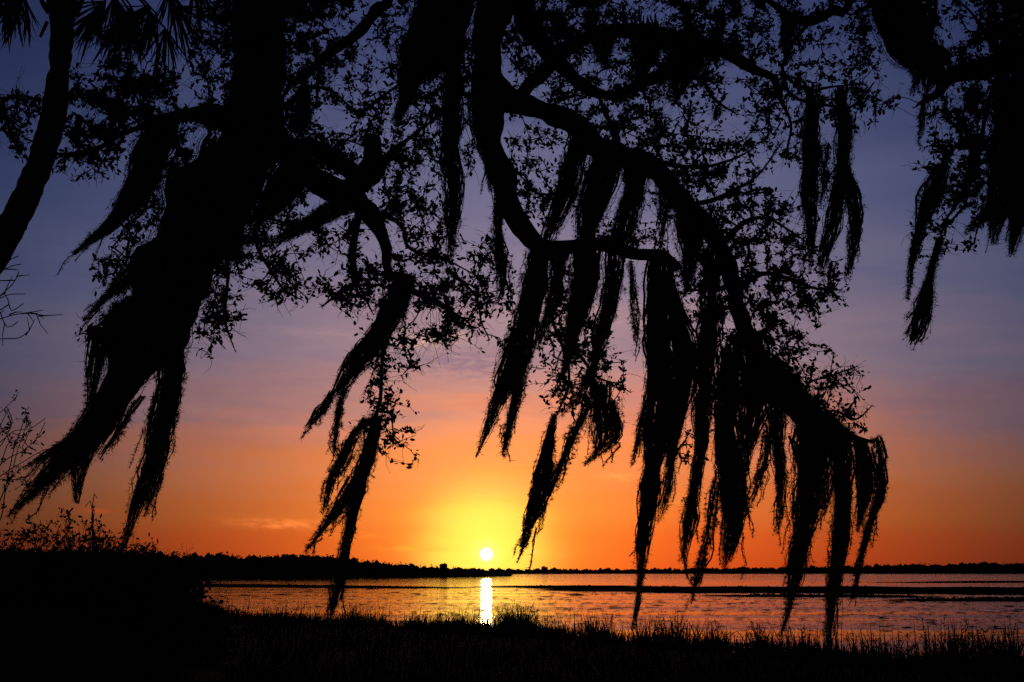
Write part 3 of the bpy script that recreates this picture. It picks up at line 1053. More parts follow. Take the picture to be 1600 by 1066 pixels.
# ------------------------------------------------------------------ Spanish moss
def moss(label, Y, pts, solid=1.0, fuzz=1.0):
    rows = []
    for x, y, w in pts:
        rows.append([*at(x, y, Y), w * mpp(x, y, Y) * .94])
    s = spline(np.array(rows), 0.03)
    P, W = s[:, :3].copy(), np.maximum(s[:, 3], 0.004)
    n = len(P)
    fade = np.sin(np.linspace(0, math.pi, n)) ** .5
    wob = smooth_noise(1, n, max(4, n // 7), 1.0)[0]
    P[:, 0] += np.clip(wob[:, 0], -1.5, 1.5) * np.minimum(W, .2) * .05 * fade
    P[:, 1] += wob[:, 1] * W * .05 * fade
    W = W * np.clip(1 + .16 * wob[:, 2], .7, 1.35)
    seg = np.linalg.norm(np.diff(P, axis=0), axis=1)
    cum = np.concatenate([[0], np.cumsum(seg)])
    Ltot = cum[-1]
    T = unit(np.gradient(P, axis=0))
    side = unit(np.cross(T, np.array([0, 1.0, 0])))
    wmax = np.percentile(W, 85)
    mb = MB()

    def strands(S, rlo, rhi, spread, step, wander, mincover, bb):
        m = max(6, int(Ltot / step))
        t0 = np.abs(rng.normal(0, 0.13, S)).clip(0, .5) * (rng.uniform(0, 1, S) < 0.6)
        t1 = np.clip(t0 + mincover + (1 - mincover) * rng.beta(bb, 1.0, S) * (1.03 - t0), 0, 1)
        t1 = np.where(rng.uniform(0, 1, S) < .22, rng.uniform(.93, 1.0, S), t1)
        tt = t0[:, None] + (t1 - t0)[:, None] * np.linspace(0, 1, m)[None]
        x = tt * Ltot
        px = np.stack([np.interp(x, cum, P[:, j]) for j in range(3)], -1)
        ww = np.interp(x, cum, W)
        sd_ = np.stack([np.interp(x, cum, side[:, j]) for j in range(3)], -1)
        a = rng.uniform(0, 2 * math.pi, S)
        r = np.sqrt(rng.uniform(0, 1, S)) * spread
        u, v = r * np.cos(a), r * np.sin(a)
        Q = px + sd_ * (ww * 0.5 * u[:, None])[..., None] + np.array([0, 1.0, 0]) * (ww * 0.45 * v[:, None])[..., None]
        wn = smooth_noise(S, m, max(4, int(m / 1.6)), 1.0) * .75 + smooth_noise(S, m, max(3, m // 6), .7)
        Q = Q + wn * (wander * (0.35 + ww / wmax))[..., None].clip(0, 2 * wander)
        R = rng.uniform(rlo, rhi, S)[:, None] * np.linspace(1, 0.55, m)[None] * np.clip(ww / wmax * 1.4, .30, 1.0)
        return Q, R, np.repeat(np.abs(u), m)

    nc = int(np.clip(solid ** 1.25 * wmax / 0.0053, 5, 150))
    fat = 1 + 1.3 * max(0.0, wmax - .25)
    Q, R, _ = strands(nc, .006 * fat, .0135 * fat, .78, .08, .014, .36, 1.8)
    V, F = tubes(Q, R, 3)
    mb.add(V, F)
    ns = int(np.clip((0.55 + 0.45 * solid) * wmax / 0.0042, 10, 130))
    Q2, R2, U2 = strands(ns, .0018, .0040, 1.0, .05, .016, .15, 1.6)
    V, F = ribbons(Q2, R2 * 1.15, unit(rng.normal(0, 1, (len(Q2), 3)) + np.array([.6, 0, 0])))
    mb.add(V, F)
    # loose tendrils splitting off towards the end
    extra = []
    for _ in range(int(np.clip(Ltot * 5 * (.6 + .5 * fuzz), 2, 10))):
        i = int(n * rng.uniform(.28, .84))
        ln = min(rng.uniform(.14, .46), Ltot * .4)
        st = P[i] + side[i] * W[i] * rng.uniform(-.5, .5) + np.array([0, rng.normal(0, .25) * W[i], 0])
        dr = unit(T[i] * .9 + np.array([rng.normal(-.05, .16), rng.normal(0, .1), -.45]))
        m = 9
        cl = st + dr * np.linspace(0, ln, m)[:, None] + smooth_noise(1, m, 4, .014)[0]
        k = rng.integers(4, 9)
        off = smooth_noise(k, m, 6, .011) * np.linspace(1, .35, m)[None, :, None]
        extra.append(cl[None] + off)
    for E in extra:
        V, F = ribbons(E, np.full(E.shape[:2], .0030) * np.linspace(1.2, .5, E.shape[1])[None], unit(rng.normal(0, 1, (len(E), 3)) + np.array([.6, 0, 0])))
        mb.add(V, F)
    # curly hairs
    allQ = Q2.reshape(-1, 3)
    area = float((W[:-1] * seg).sum())
    nh = int(np.clip(fuzz * (4600 * Ltot + 3400 * area), 350, 7000))
    pr = (.12 + U2 ** 2)
    b = allQ[rng.choice(len(allQ), nh, p=pr / pr.sum())] + rng.normal(0, .006, (nh, 3))
    ex = np.concatenate([E.reshape(-1, 3) for E in extra])
    ke = min(nh // 3, len(ex) * 2)
    b[:ke] = ex[rng.integers(0, len(ex), ke)]
    d = rng.normal(0, 1, (nh, 3)) * np.array([1, .8, .7]) + np.array([-0.25, 0, -0.55])
    d = unit(d) * (.010 + .034 * rng.uniform(0, 1, (nh, 1)) ** 2)
    curl = rng.normal(0, .55, (nh, 3)) * np.linalg.norm(d, axis=1, keepdims=True)
    H = np.stack([b, b + d * .5 + curl * .25, b + d * .95 + curl * .9], 1)
    sdv = unit(np.cross(d, rng.normal(0, 1, (nh, 3))))
    hw = rng.uniform(.0013, .0027, (nh, 1)) * sdv
    V = np.stack([H[:, 0] - hw, H[:, 0] + hw, H[:, 1] + hw * .8, H[:, 1] - hw * .8, H[:, 2]], 1).reshape(-1, 3)
    i5 = np.arange(nh)[:, None] * 5
    n0 = mb.n
    mb.add(V, i5 + np.array([[0, 1, 2, 3]]))
    mb.f3.append(i5 + np.array([[3, 2, 4]]) + n0)
    mb.obj('hanging_moss', M_MOSS, origin=tuple(P[0]), label=label, category='moss', group='Spanish moss hanging from the oak limbs')


MOSS = [
    # left limb
    ('pointed moss clump blown left, highest on the left limb, tip ending in open sky', 8.6, [(262, 185, 36), (240, 235, 62), (220, 285, 54), (190, 332, 34), (152, 368, 16), (114, 396, 4)], 1.3, .8),
    ('short wispy moss tail blown left, just below the highest left clump', 8.5, [(235, 395, 40), (200, 435, 38), (168, 462, 16), (133, 497, 3)], .9, .8),
    ('broadest moss mass on the left, hiding the descending left limb', 8.5, [(365, 235, 120), (318, 320, 150), (270, 420, 160), (232, 510, 140), (195, 590, 110), (160, 650, 78), (134, 700, 48), (123, 745, 26), (121, 786, 6)], 1.6, .8),
    ('long moss tail streaming to the lower left corner above the bushes', 8.4, [(190, 600, 40), (140, 680, 46), (98, 722, 38), (58, 758, 24), (14, 806, 6)], 1.2, 1.1),
    ('thin moss tail over the small leafed sapling at far left', 8.35, [(165, 640, 26), (118, 686, 24), (72, 712, 12), (36, 732, 3)], .9, 1.0),
    ('ragged moss fringe on the left edge of the broad moss mass', 8.4, [(215, 470, 36), (172, 520, 46), (150, 565, 34), (142, 612, 18), (134, 645, 4)], .8, 1.2),
    ('long slim moss tail hanging beside the broad left mass, down to the bushes', 8.55, [(322, 380, 44), (305, 450, 48), (276, 530, 44), (268, 590, 50), (250, 660, 44), (230, 730, 36), (213, 790, 24), (199, 840, 13), (191, 862, 5)], 1.4, .9),
    ('narrow moss strand at the right edge of the slim left tail', 8.5, [(280, 590, 22), (260, 680, 22), (244, 750, 18), (228, 800, 5)], .8, 1.1),
    ('dense moss wrapped round the fork of the left limb', 8.75, [(415, 150, 70), (400, 210, 130), (370, 280, 150), (335, 350, 110), (300, 430, 50), (285, 470, 10)], 1.6, .6),
    ('moss under the right fork of the left limb', 8.9, [(480, 235, 60), (455, 280, 80), (420, 320, 50), (385, 360, 16)], 1.3, .7),
    ('dark moss tail trailing left below the forked limb, above the lilac sky', 9.0, [(565, 300, 40), (515, 330, 36), (468, 358, 24), (430, 374, 12), (402, 388, 4)], 1.1, .7),
    ('small tangle of moss beside the top of the left limb', 10.3, [(476, 140, 20), (470, 168, 38), (466, 196, 34), (464, 216, 8)], 1.1, .8),
    ('thin beaded moss thread below the broad left mass', 8.4, [(215, 620, 5), (190, 665, 6), (170, 698, 5), (158, 712, 5), (152, 722, 3)], .5, .5),
    # hanging stem
    ('thick moss brush blown left from the twig end, left of centre', 9.1, [(638, 432, 26), (622, 468, 38), (592, 520, 42), (562, 560, 36), (537, 592, 24), (520, 618, 8)], 1.6, .9),
    ('moss knob swinging at the far left tip of the thick brush', 9.05, [(520, 612, 6), (508, 634, 8), (499, 645, 17), (490, 657, 12), (477, 668, 3)], 1.5, .8),
    ('thin moss thread dangling under the thick brush', 9.05, [(540, 590, 12), (531, 635, 8), (524, 672, 9), (518, 690, 14), (528, 715, 5), (534, 730, 2)], .6, .8),
    ('long moss tail under the bare stem, reaching down past the far shore', 9.15, [(588, 650, 14), (577, 700, 25), (563, 750, 32), (551, 800, 23), (540, 850, 14), (531, 900, 15), (521, 940, 13), (513, 978, 4)], 1.5, .9),
    ('knotted moss strand on the left of the stem tail', 9.1, [(572, 655, 10), (548, 690, 20), (538, 716, 22), (518, 748, 13), (510, 782, 10), (506, 800, 3)], 1.0, 1.1),
    ('forked moss end reaching left above the far woodland', 9.1, [(558, 745, 20), (535, 790, 24), (508, 822, 12), (490, 845, 6), (476, 862, 2)], .9, 1.1),
    # centre left
    ('straight vertical moss column left of the central limb', 9.8, [(710, 80, 28), (706, 150, 36), (705, 230, 33), (709, 300, 32), (706, 355, 25), (703, 412, 8)], 1.6, .8),
    ('heavy moss heap on the upper bough, cut by the top edge left of centre', 10.0, [(700, -20, 90), (680, 25, 100), (662, 70, 80), (645, 115, 50), (633, 155, 24), (620, 196, 5)], 1.5, .8),
    ('moss beard from the upper bough, right half of the heap', 10.05, [(725, 0, 50), (705, 50, 56), (690, 90, 36), (668, 130, 12)], 1.2, .7),
    ('narrow moss streak hanging left of the upper heap', 9.9, [(632, 60, 24), (634, 110, 20), (630, 160, 16), (614, 192, 5)], .8, 1.0),
    ('moss hugging the left side of the central limb at its bend', 9.9, [(772, 225, 24), (780, 300, 26), (778, 360, 24), (783, 420, 20), (782, 455, 14), (772, 475, 4)], .9, 1.2),
    ('moss sleeve wound round the upper central limb', 9.95, [(762, 60, 40), (752, 130, 40), (752, 200, 34), (762, 260, 16), (766, 300, 4)], .9, .8),
    ('longest moss beard under the bend of the central limb', 9.75, [(846, 385, 44), (838, 440, 52), (826, 490, 50), (812, 540, 48), (794, 585, 38), (775, 632, 27), (758, 680, 14), (744, 714, 4)], 1.4, 1.1),
    ('second tail of the beard under the central limb, hanging straighter', 9.8, [(826, 530, 26), (810, 600, 25), (800, 650, 18), (792, 685, 12), (786, 714, 4)], .9, 1.2),
    ('sparse moss between the two beards under the level limb', 9.8, [(880, 390, 24), (868, 450, 26), (855, 500, 22), (842, 545, 10)], .7, 1.0),
    ('wide moss curtain under the middle of the level limb', 9.75, [(918, 392, 56), (912, 450, 52), (897, 510, 32), (886, 560, 16), (878, 596, 4)], 1.4, 1.0),
    ('moss streamer slanting left from the right half of the level limb', 9.7, [(962, 396, 46), (957, 440, 40), (945, 500, 30), (930, 560, 18), (905, 612, 12), (878, 648, 4)], 1.2, .9),
    ('tiny moss wisp alone in the gap under the level limb', 9.75, [(986, 410, 3), (988, 445, 7), (989, 480, 15), (991, 508, 10), (993, 534, 3)], .6, .9),
    ('spindle shaped moss clump hanging right above the sun glow', 9.65, [(866, 648, 6), (857, 695, 22), (846, 750, 31), (836, 795, 26), (824, 835, 13), (815, 864, 4)], 1.5, 1.2),
    ('thin moss strand meeting the spindle clump from the upper right', 9.65, [(920, 632, 10), (895, 685, 14), (873, 735, 15), (850, 785, 10), (834, 818, 5)], .9, 1.0),
    ('small forked moss tuft below the leafy twig, right of the sun', 9.65, [(940, 595, 26), (942, 640, 34), (945, 675, 36), (932, 708, 18), (914, 726, 3)], .9, 1.2),
    ('moss loop on the right side of the small forked tuft', 9.65, [(955, 630, 24), (965, 665, 20), (958, 690, 16), (945, 706, 6)], .8, 1.1),
    # under drooping right limb
    ('dark moss drape under the drooping limb nearest the central limb', 9.9, [(905, 212, 40), (890, 280, 40), (868, 340, 34), (850, 385, 24)], 1.1, .8),
    ('dark moss drape in the middle under the drooping limb', 9.85, [(955, 235, 70), (935, 300, 60), (918, 350, 36), (908, 390, 16)], 1.2, .8),
    ('dark moss drape at the right under the drooping limb', 9.8, [(1000, 245, 60), (985, 310, 56), (970, 360, 44), (958, 400, 20)], 1.2, .8),
    ('thin hanging moss inside the arch of the drooping limb', 9.8, [(1030, 275, 16), (1038, 320, 18), (1036, 360, 12), (1030, 385, 4)], .6, 1.0),
    ('tallest moss pillar at the end of the level limb, reaching the shore grass', 9.65, [(1030, 392, 44), (1030, 450, 50), (1026, 520, 52), (1036, 590, 62), (1030, 650, 62), (1020, 720, 46), (1010, 790, 36), (1005, 850, 24), (1000, 900, 16), (997, 940, 14), (989, 984, 4)], 1.5, 1.0),
    ('moss panel on the right of the tallest pillar', 9.6, [(1048, 440, 14), (1058, 510, 36), (1066, 560, 52), (1058, 640, 36), (1048, 715, 28), (1041, 765, 26), (1030, 815, 6)], 1.4, 1.0),
    ('loose moss wisp on the left flank of the tallest pillar', 9.6, [(1012, 620, 14), (1000, 665, 13), (994, 700, 10), (988, 726, 3)], .6, 1.0),
    ('moss packed on the elbow of the drooping limb', 9.6, [(1072, 315, 44), (1080, 365, 52), (1078, 405, 34), (1074, 440, 16), (1070, 462, 4)], 1.1, .8),
    ('moss hanging between elbow and lower leaves of the drooping limb', 9.55, [(1120, 390, 36), (1112, 440, 34), (1106, 490, 30), (1100, 540, 26), (1092, 580, 10)], .9, .9),
    ('second long moss tail right of the tallest pillar, ending above the lake', 9.5, [(1112, 480, 36), (1104, 560, 46), (1098, 640, 30), (1096, 700, 26), (1088, 760, 26), (1077, 820, 27), (1070, 870, 15), (1075, 905, 4)], 1.4, 1.0),
    ('stout bulging moss tail, third right of the tallest pillar', 9.45, [(1142, 540, 46), (1135, 640, 46), (1136, 700, 50), (1141, 760, 46), (1143, 805, 38), (1136, 850, 20), (1131, 895, 5)], 1.5, .9),
    ('rounded moss lobe on the right of the stout tail', 9.4, [(1146, 700, 30), (1154, 760, 30), (1156, 800, 28), (1150, 840, 16), (1140, 876, 5)], 1.1, 1.1),
    ('thin crooked moss thread between the stout tail and its left neighbour', 9.5, [(1120, 740, 14), (1113, 800, 12), (1103, 850, 9), (1094, 885, 10), (1086, 915, 9), (1080, 944, 3)], .6, 1.1),
    ('broad moss web below the drooping limb above the stout tails', 9.4, [(1170, 520, 44), (1176, 580, 56), (1178, 630, 58), (1170, 675, 40), (1164, 715, 20), (1158, 765, 5)], 1.0, 1.1),
    ('moss fringe with thin threads left of the end curtain', 9.4, [(1205, 590, 36), (1212, 640, 40), (1214, 690, 28), (1219, 745, 16), (1219, 790, 13), (1213, 836, 4)], .9, 1.2),
    ('wispy slanting moss thread under the broad moss web', 9.35, [(1200, 670, 14), (1194, 720, 12), (1180, 765, 9), (1168, 798, 3)], .5, 1.0),
    ('heaviest moss curtain at the end of the drooping limb', 9.35, [(1262, 640, 60), (1262, 700, 66), (1261, 760, 58), (1256, 820, 44), (1246, 870, 34), (1239, 915, 20), (1231, 955, 10), (1221, 988, 3)], 1.6, .9),
    ('last long moss tail near the limb end, its tip touching the bank', 9.35, [(1308, 672, 44), (1318, 735, 40), (1318, 800, 31), (1310, 860, 26), (1303, 905, 19), (1298, 950, 16), (1296, 1000, 16), (1293, 1040, 9)], 1.5, .9),
    ('moss sheet bridging the two longest tails at the limb end', 9.3, [(1285, 665, 30), (1290, 715, 26), (1291, 760, 18), (1288, 800, 6)], .7, 1.0),
    ('short moss tassel under the limb tip', 9.35, [(1345, 688, 30), (1352, 735, 38), (1350, 775, 32), (1344, 805, 12), (1340, 830, 3)], 1.3, 1.0),
    ('outermost moss tassel at the very tip of the drooping limb', 9.35, [(1368, 686, 20), (1376, 730, 22), (1374, 770, 20), (1362, 805, 11), (1350, 850, 8), (1343, 885, 5), (1332, 935, 2)], 1.1, 1.0),
    ('moss cushion on top of the limb end below the leafy spray', 9.4, [(1200, 560, 46), (1228, 612, 72), (1262, 648, 64), (1300, 668, 48), (1335, 690, 22), (1352, 700, 6)], 1.4, .8),
    # top right of centre
    ('left of the two long moss columns in the upper right sky', 10.0, [(1266, 145, 14), (1268, 200, 28), (1265, 260, 29), (1266, 320, 26), (1268, 370, 17), (1266, 425, 5)], 1.4, .8),
    ('right of the two long moss columns in the upper right sky', 9.95, [(1311, 138, 14), (1319, 195, 28), (1315, 260, 28), (1306, 325, 32), (1292, 380, 24), (1280, 432, 7)], 1.4, .8),
    ('shorter moss tail beside the right of the two upper columns', 9.95, [(1322, 270, 16), (1336, 325, 20), (1334, 375, 20), (1325, 436, 5)], 1.1, .9),
    ('small moss strand between the two upper columns', 10.0, [(1290, 225, 12), (1289, 265, 14), (1286, 300, 10), (1283, 318, 3)], .5, .9),
    ('moss clot on the cross limb at top centre', 10.2, [(1005, 35, 70), (1008, 75, 70), (1000, 110, 40), (994, 140, 8)], 1.1, .7),
    ('moss clot on the cross limb right of top centre', 10.15, [(1075, 55, 70), (1072, 95, 66), (1062, 130, 36), (1056, 158, 6)], 1.1, .7),
    ('moss clot near the crossing of limbs at top centre', 10.2, [(945, 45, 50), (940, 75, 46), (935, 100, 10)], .9, .7),
    ('moss at the left end of the top right bough', 10.1, [(1240, 20, 30), (1232, 50, 36), (1222, 78, 14)], .9, .8),
    ('thin moss on the twig under the cross limb', 10.2, [(1125, 165, 12), (1120, 178, 10), (1114, 188, 3)], .4, .7),
    # right oak
    ('shaggy moss mantle at the top edge near the right corner', 8.55, [(1385, -20, 90), (1405, 25, 96), (1425, 65, 84), (1438, 100, 56), (1430, 122, 16)], 1.5, .9),
    ('moss beard under the right limb beside the broken spur', 8.55, [(1455, 70, 50), (1458, 105, 46), (1450, 128, 26), (1444, 150, 6)], 1.0, .9),
    ('short thin moss thread under the right limb spur', 8.5, [(1445, 152, 6), (1441, 180, 6), (1438, 215, 2)], .4, .6),
    ('small moss tail under the shaggy mantle', 8.5, [(1435, 100, 16), (1431, 128, 12), (1427, 146, 3)], .5, .8),
    ('hooked moss strand low on the left of the right oak twigs', 8.45, [(1478, 262, 30), (1460, 300, 42), (1444, 335, 22), (1433, 370, 9), (1424, 410, 8), (1418, 470, 3)], 1.1, 1.0),
    ('drop shaped moss bundle lowest under the right oak', 8.4, [(1470, 372, 10), (1461, 402, 9), (1452, 438, 10), (1447, 462, 26), (1440, 492, 40), (1431, 518, 38), (1422, 536, 16)], 1.6, 1.0),
    ('left of the wide moss drapes at the right edge', 8.45, [(1580, 120, 60), (1576, 200, 72), (1568, 270, 56), (1558, 325, 36), (1552, 380, 6)], 1.4, .9),
    ('right of the wide moss drapes, cut by the right edge', 8.5, [(1610, 110, 70), (1604, 200, 70), (1598, 290, 60), (1590, 345, 36), (1579, 398, 8)], 1.4, .9),
    ('small moss tail blown left from the right edge drapes', 8.4, [(1556, 318, 22), (1538, 338, 15), (1520, 354, 9), (1508, 364, 3)], .8, .8),
]
for lab, Y, pts, solid, fuzz in MOSS:
    moss(lab, Y, pts, solid, fuzz)


# ------------------------------------------------------------------ sabal palm at the left edge
def palm():
    Y = 14.0
    base = at(-330, 1048, Y)
    base[2] = 1.2
    root = thing('palm_tree', tuple(base), 'leaning palm with a bare curved trunk and drooping fan fronds at left edge', 'palm tree')
    pts = np.array([[*base, .30]] + L((-250, 850, 58, Y), (-150, 650, 54, Y), (-68, 500, 50, Y), (0, 384, 50, Y), (26, 338, 47, Y), (50, 288, 45, Y), (70, 232, 44, Y), (84, 180, 42, Y),
                                      (90, 128, 39, Y), (93, 109, 31, Y), (94, 100, 36, Y), (96, 60, 38, Y), (97, 30, 42, Y), (97, 0, 50, Y), (97, -40, 54, Y), (96, -90, 40, Y)))
    s = spline(pts, 0.05)
    P, R = s[:, :3], s[:, 3].copy()
    R *= 1 + 0.025 * np.sin(np.arange(len(R)) * 1.9) + rng.normal(0, .012, len(R))
    limb_tube(P, R, 16, 0.035).obj('trunk', M_PALM, root, smooth=True)
    # old leaf boots
    for k in range(9):
        a = rng.uniform(0, 6.28)
        q = at(97, -20 + 12 * (k % 5), Y) + np.array([math.cos(a) * .2, math.sin(a) * .2, 0])
        e = q + np.array([math.cos(a) * .16, math.sin(a) * .16, .22])
        V, F = tubes(np.array([[q, (q + e) / 2 + [0, 0, -.02], e]]), np.array([[.05, .045, .02]]), 5)
        m = MB()
        m.add(V, F)
        m.obj('leaf_boot', M_PALM, root)
    q, e = at(74, 34, Y), at(63, 58, Y)
    V, F = tubes(np.array([[q, (q + e) / 2, e]]), np.array([[.028, .025, .02]]), 5)
    m = MB()
    m.add(V, F)
    m.obj('leaf_boot', M_PALM, root)
    # leaflet template: a long pleated strip along +Y, drooping tip
    n = 7
    t = np.linspace(0, 1, n)
    cx = np.stack([np.zeros(n), t, -0.16 * t ** 2.4], -1)
    wd = 0.5 * (0.026 + 0.040 * np.sin(np.minimum(t * 1.4, 1.57))) * (1 - t ** 3) + 0.002
    Vt = np.stack([cx - np.stack([wd, 0 * t, -0.35 * wd], -1), cx, cx + np.stack([wd, 0 * t, 0.35 * wd], -1)], 1).reshape(-1, 3)
    idx = np.arange(n * 3).reshape(n, 3)
    Ft = np.concatenate([np.stack([idx[:-1, j], idx[:-1, j + 1], idx[1:, j + 1], idx[1:, j]], -1) for j in (0, 1)])
    tm = MB()
    tm.add(Vt, Ft)
    leaflet = tm.mesh('leaflet', M_FROND)
    heart = at(97, -55, Y)
    # hub px, main direction (deg, 0 right, -90 down), half spread, leaflet px, depth offset, count
    fr = [((38, -8), -100, 34, 95, .3, 30), ((8, -14), -110, 30, 100, -.3, 26), ((-40, -10), -120, 40, 105, .2, 24), ((165, 2), -124, 34, 100, -.3, 32), ((190, 22), -98, 30, 100, .4, 30), ((232, 8), -112, 38, 100, -.1, 32),
          ((258, 44), -88, 34, 88, .3, 30), ((275, 10), -52, 42, 95, -.4, 32), ((215, 36), -140, 26, 80, .1, 22), ((300, -30), -62, 40, 100, .3, 28),
          ((130, -20), -140, 26, 75, .5, 20), ((150, 18), -112, 26, 78, .3, 26), ((178, -6), -78, 34, 110, .6, 30), ((205, 10), -90, 30, 95, -.5, 28), ((245, 22), -118, 30, 90, .5, 28), ((262, -18), -80, 30, 95, .2, 28), ((20, -20), -86, 28, 100, .6, 26), ((60, -60), 95, 60, 105, .0, 26), ((140, -70), 70, 60, 105, .4, 26)]
    for (hx, hy), ang, spread, ln, dy, cnt in fr:
        hub = at(hx, hy, Y + dy)
        mid = (heart + hub) / 2 + np.array([0, 0, .30])
        sp = spline(np.array([[*heart, .03], [*mid, .022], [*hub, .014]]), 0.06)
        f = limb_tube(sp[:, :3], sp[:, 3], 6, 0.02).obj('frond', M_FROND, root, origin=tuple(hub))
        f.location = hub - base
        s_ = mpp(hx, hy, Y)
        for k in range(cnt):
            a = math.radians(ang + spread * (2 * k / (cnt - 1) - 1) + rng.normal(0, 3))
            tilt = rng.normal(0, .28)
            d = unit(np.array([math.cos(a), tilt, math.sin(a)]))
            up = unit(np.cross(np.cross(d, np.array([0, 0, 1.0]) if abs(d[2]) < .95 else np.array([1.0, 0, 0])), d) + rng.normal(0, .5, 3))
            sx = unit(np.cross(d, up))
            nr = np.cross(sx, d)
            size = ln * s_ * rng.uniform(.72, 1.1) * (1 - 0.18 * abs(2 * k / (cnt - 1) - 1))
            o = bpy.data.objects.new('leaflet', leaflet)
            o.parent = f
            o.rotation_euler = Matrix(((sx[0], d[0], nr[0]), (sx[1], d[1], nr[1]), (sx[2], d[2], nr[2]))).to_euler()
            o.scale = (size,) * 3
            C.objects.link(o)


palm()


# ------------------------------------------------------------------ shrubs and saplings
def shrub(name, label, cat, Y, stems, nleaf, size, spread=.10, rad=.004, group=None, side=3, twigs=4):
    """stems: pixel polylines at depth Y, with side twigs and leaves"""
    q = at(stems[0][0][0], stems[0][0][1], Y)
    base = np.array([q[0], Y, float(ground_z(np.array([q[0]]), np.array([Y]))[0])])
    root = thing(name, tuple(base), label, cat, group)
    mb, lf = MB(), MB()
    lp, ld = [], []
    for st in stems:
        if len(stems) <= 12:
            mb = MB()
        d0 = Y + rng.normal(0, .25)
        p = np.array([[*at(x, y, d0 + rng.normal(0, .06)), 1] for x, y in st])
        if p[0, 2] > base[2] + 0.1 and len(st) > 1:
            root_pt = np.array([base[0] + rng.normal(0, .15), base[1] + rng.normal(0, .1), base[2] - .1, 1])
            p = np.vstack([root_pt, p])
        s = spline(p, .05)[:, :3]
        s += smooth_noise(1, len(s), max(3, len(s) // 4), .012)[0]
        rr = np.linspace(rad, rad * .35, len(s))
        V, F = tubes(s[None], rr[None], 5)
        mb.add(V, F)
        T = unit(np.gradient(s, axis=0))
        i0 = len(s) // 3
        for _ in range(twigs):
            i = rng.integers(i0, len(s))
            dr = unit(T[i] * .9 + rng.normal(0, .7, 3))
            ln = rng.uniform(.4, 1.2) * spread * 3
            w = s[i] + dr * np.linspace(0, ln, 5)[:, None] + smooth_noise(1, 5, 3, .012)[0]
            V, F = tubes(w[None], np.linspace(rad * .55, rad * .25, 5)[None], 4)
            mb.add(V, F)
            for f in np.linspace(.3, 1, max(1, nleaf)):
                j = min(4, int(f * 4))
                lp.append(w[j] + rng.normal(0, .012, 3))
                ld.append(dr + rng.normal(0, .7, 3))
        if len(stems) <= 12:
            mb.obj('stem', M_TWIG, root)
    if len(stems) > 12:
        mb.obj('stem', M_TWIG, root, kind='stuff')
    if nleaf:
        lp, ld = np.array(lp), np.array(ld)
        leaf_batch(lf, lp, ld, rng.normal(0, 1, lp.shape), rng.uniform(.6, 1.2, len(lp)) * size)
        lf.obj('foliage', M_BUSH, root, kind='stuff')
    return root


shrub('bare_sapling', 'leafless forking twigs reaching in at the left edge below the palm trunk', 'sapling', 11.0,
      [[(-120, 560), (-50, 520), (0, 500), (40, 490), (72, 496)], [(-60, 525), (-10, 470), (20, 445), (30, 425)], [(-40, 515), (0, 465), (38, 462)],
       [(-60, 535), (0, 530), (30, 528), (46, 516)], [(-20, 500), (15, 485), (36, 470)], [(-60, 470), (-15, 432), (10, 410), (28, 402)], [(-30, 448), (5, 422), (32, 416)], [(-40, 500), (10, 510), (30, 500)]],
      0, .05, .085, .014, twigs=16)
shrub('leafy_sapling', 'small leafed open branched sapling at the left edge under the moss tail', 'sapling', 10.0,
      [[(-60, 780), (0, 725), (38, 705), (60, 685), (72, 660)], [(-60, 740), (0, 692), (25, 670), (48, 668), (70, 655)], [(-50, 790), (0, 745), (40, 722), (70, 705), (92, 696)],
       [(-40, 750), (0, 700), (14, 670), (12, 650)], [(0, 725), (30, 690), (45, 650)], [(-30, 660), (0, 642), (25, 618)], [(0, 672), (22, 660), (14, 632)], [(-40, 760), (0, 750), (40, 752)],
       [(30, 690), (44, 665), (46, 660)], [(20, 735), (35, 700), (42, 675)]],
      6, .045, .035, .010, twigs=13)
bs = 0
for (x0, x1, ytop, lab) in [(-60, 40, 815, 'low dark bush at the left edge below the sapling'), (30, 92, 812, 'dark bush beneath the long left moss tail'), (80, 132, 800, 'leafy bush left of the single bare stalk'),
                            (115, 165, 812, 'tangled bush round the foot of the single bare stalk'), (150, 196, 826, 'dark bush left of the slim moss tail'), (196, 232, 838, 'low bush under the tip of the slim moss tail')]:
    st = []
    for k in range(24):
        xa = rng.uniform(x0, x1)
        yt = ytop + abs(rng.normal(0, 22)) + 20 * abs((xa - (x0 + x1) / 2) / (x1 - x0))
        st.append([(xa + rng.normal(0, 6), 905), (xa + rng.normal(0, 6), 870), (xa + rng.normal(0, 7), (870 + yt) / 2), (xa + rng.normal(0, 11), min(yt, 862))])
    shrub('bush', lab, 'bush', 13.6 + .25 * bs, st, 5, .07, .05, .006, group='bushes on the left bank', twigs=4)
    bs += 1
shrub('dead_stalk', 'single bare dry stalk standing above the left bushes', 'stalk', 13.0, [[(148, 880), (146, 840), (143, 800), (145, 774)], [(143, 800), (132, 790)], [(144, 790), (152, 780)]], 0, .05, .02, .012, twigs=5)
for x0, x1, yt, lab in [(236, 276, 850, 'thin weeds at the right end of the left bank, nearest the moss tail'), (268, 306, 846, 'bent dry weed stems at the right end of the left bank')]:
    st = []
    for k in range(9):
        xa = rng.uniform(x0, x1)
        st.append([(xa, 890), (xa + rng.normal(0, 5), 868), (xa + rng.normal(4, 9), yt + abs(rng.normal(0, 9)))])
    shrub('weed_plant', lab, 'weeds', 13.4, st, 2, .05, .025, .003, twigs=3)


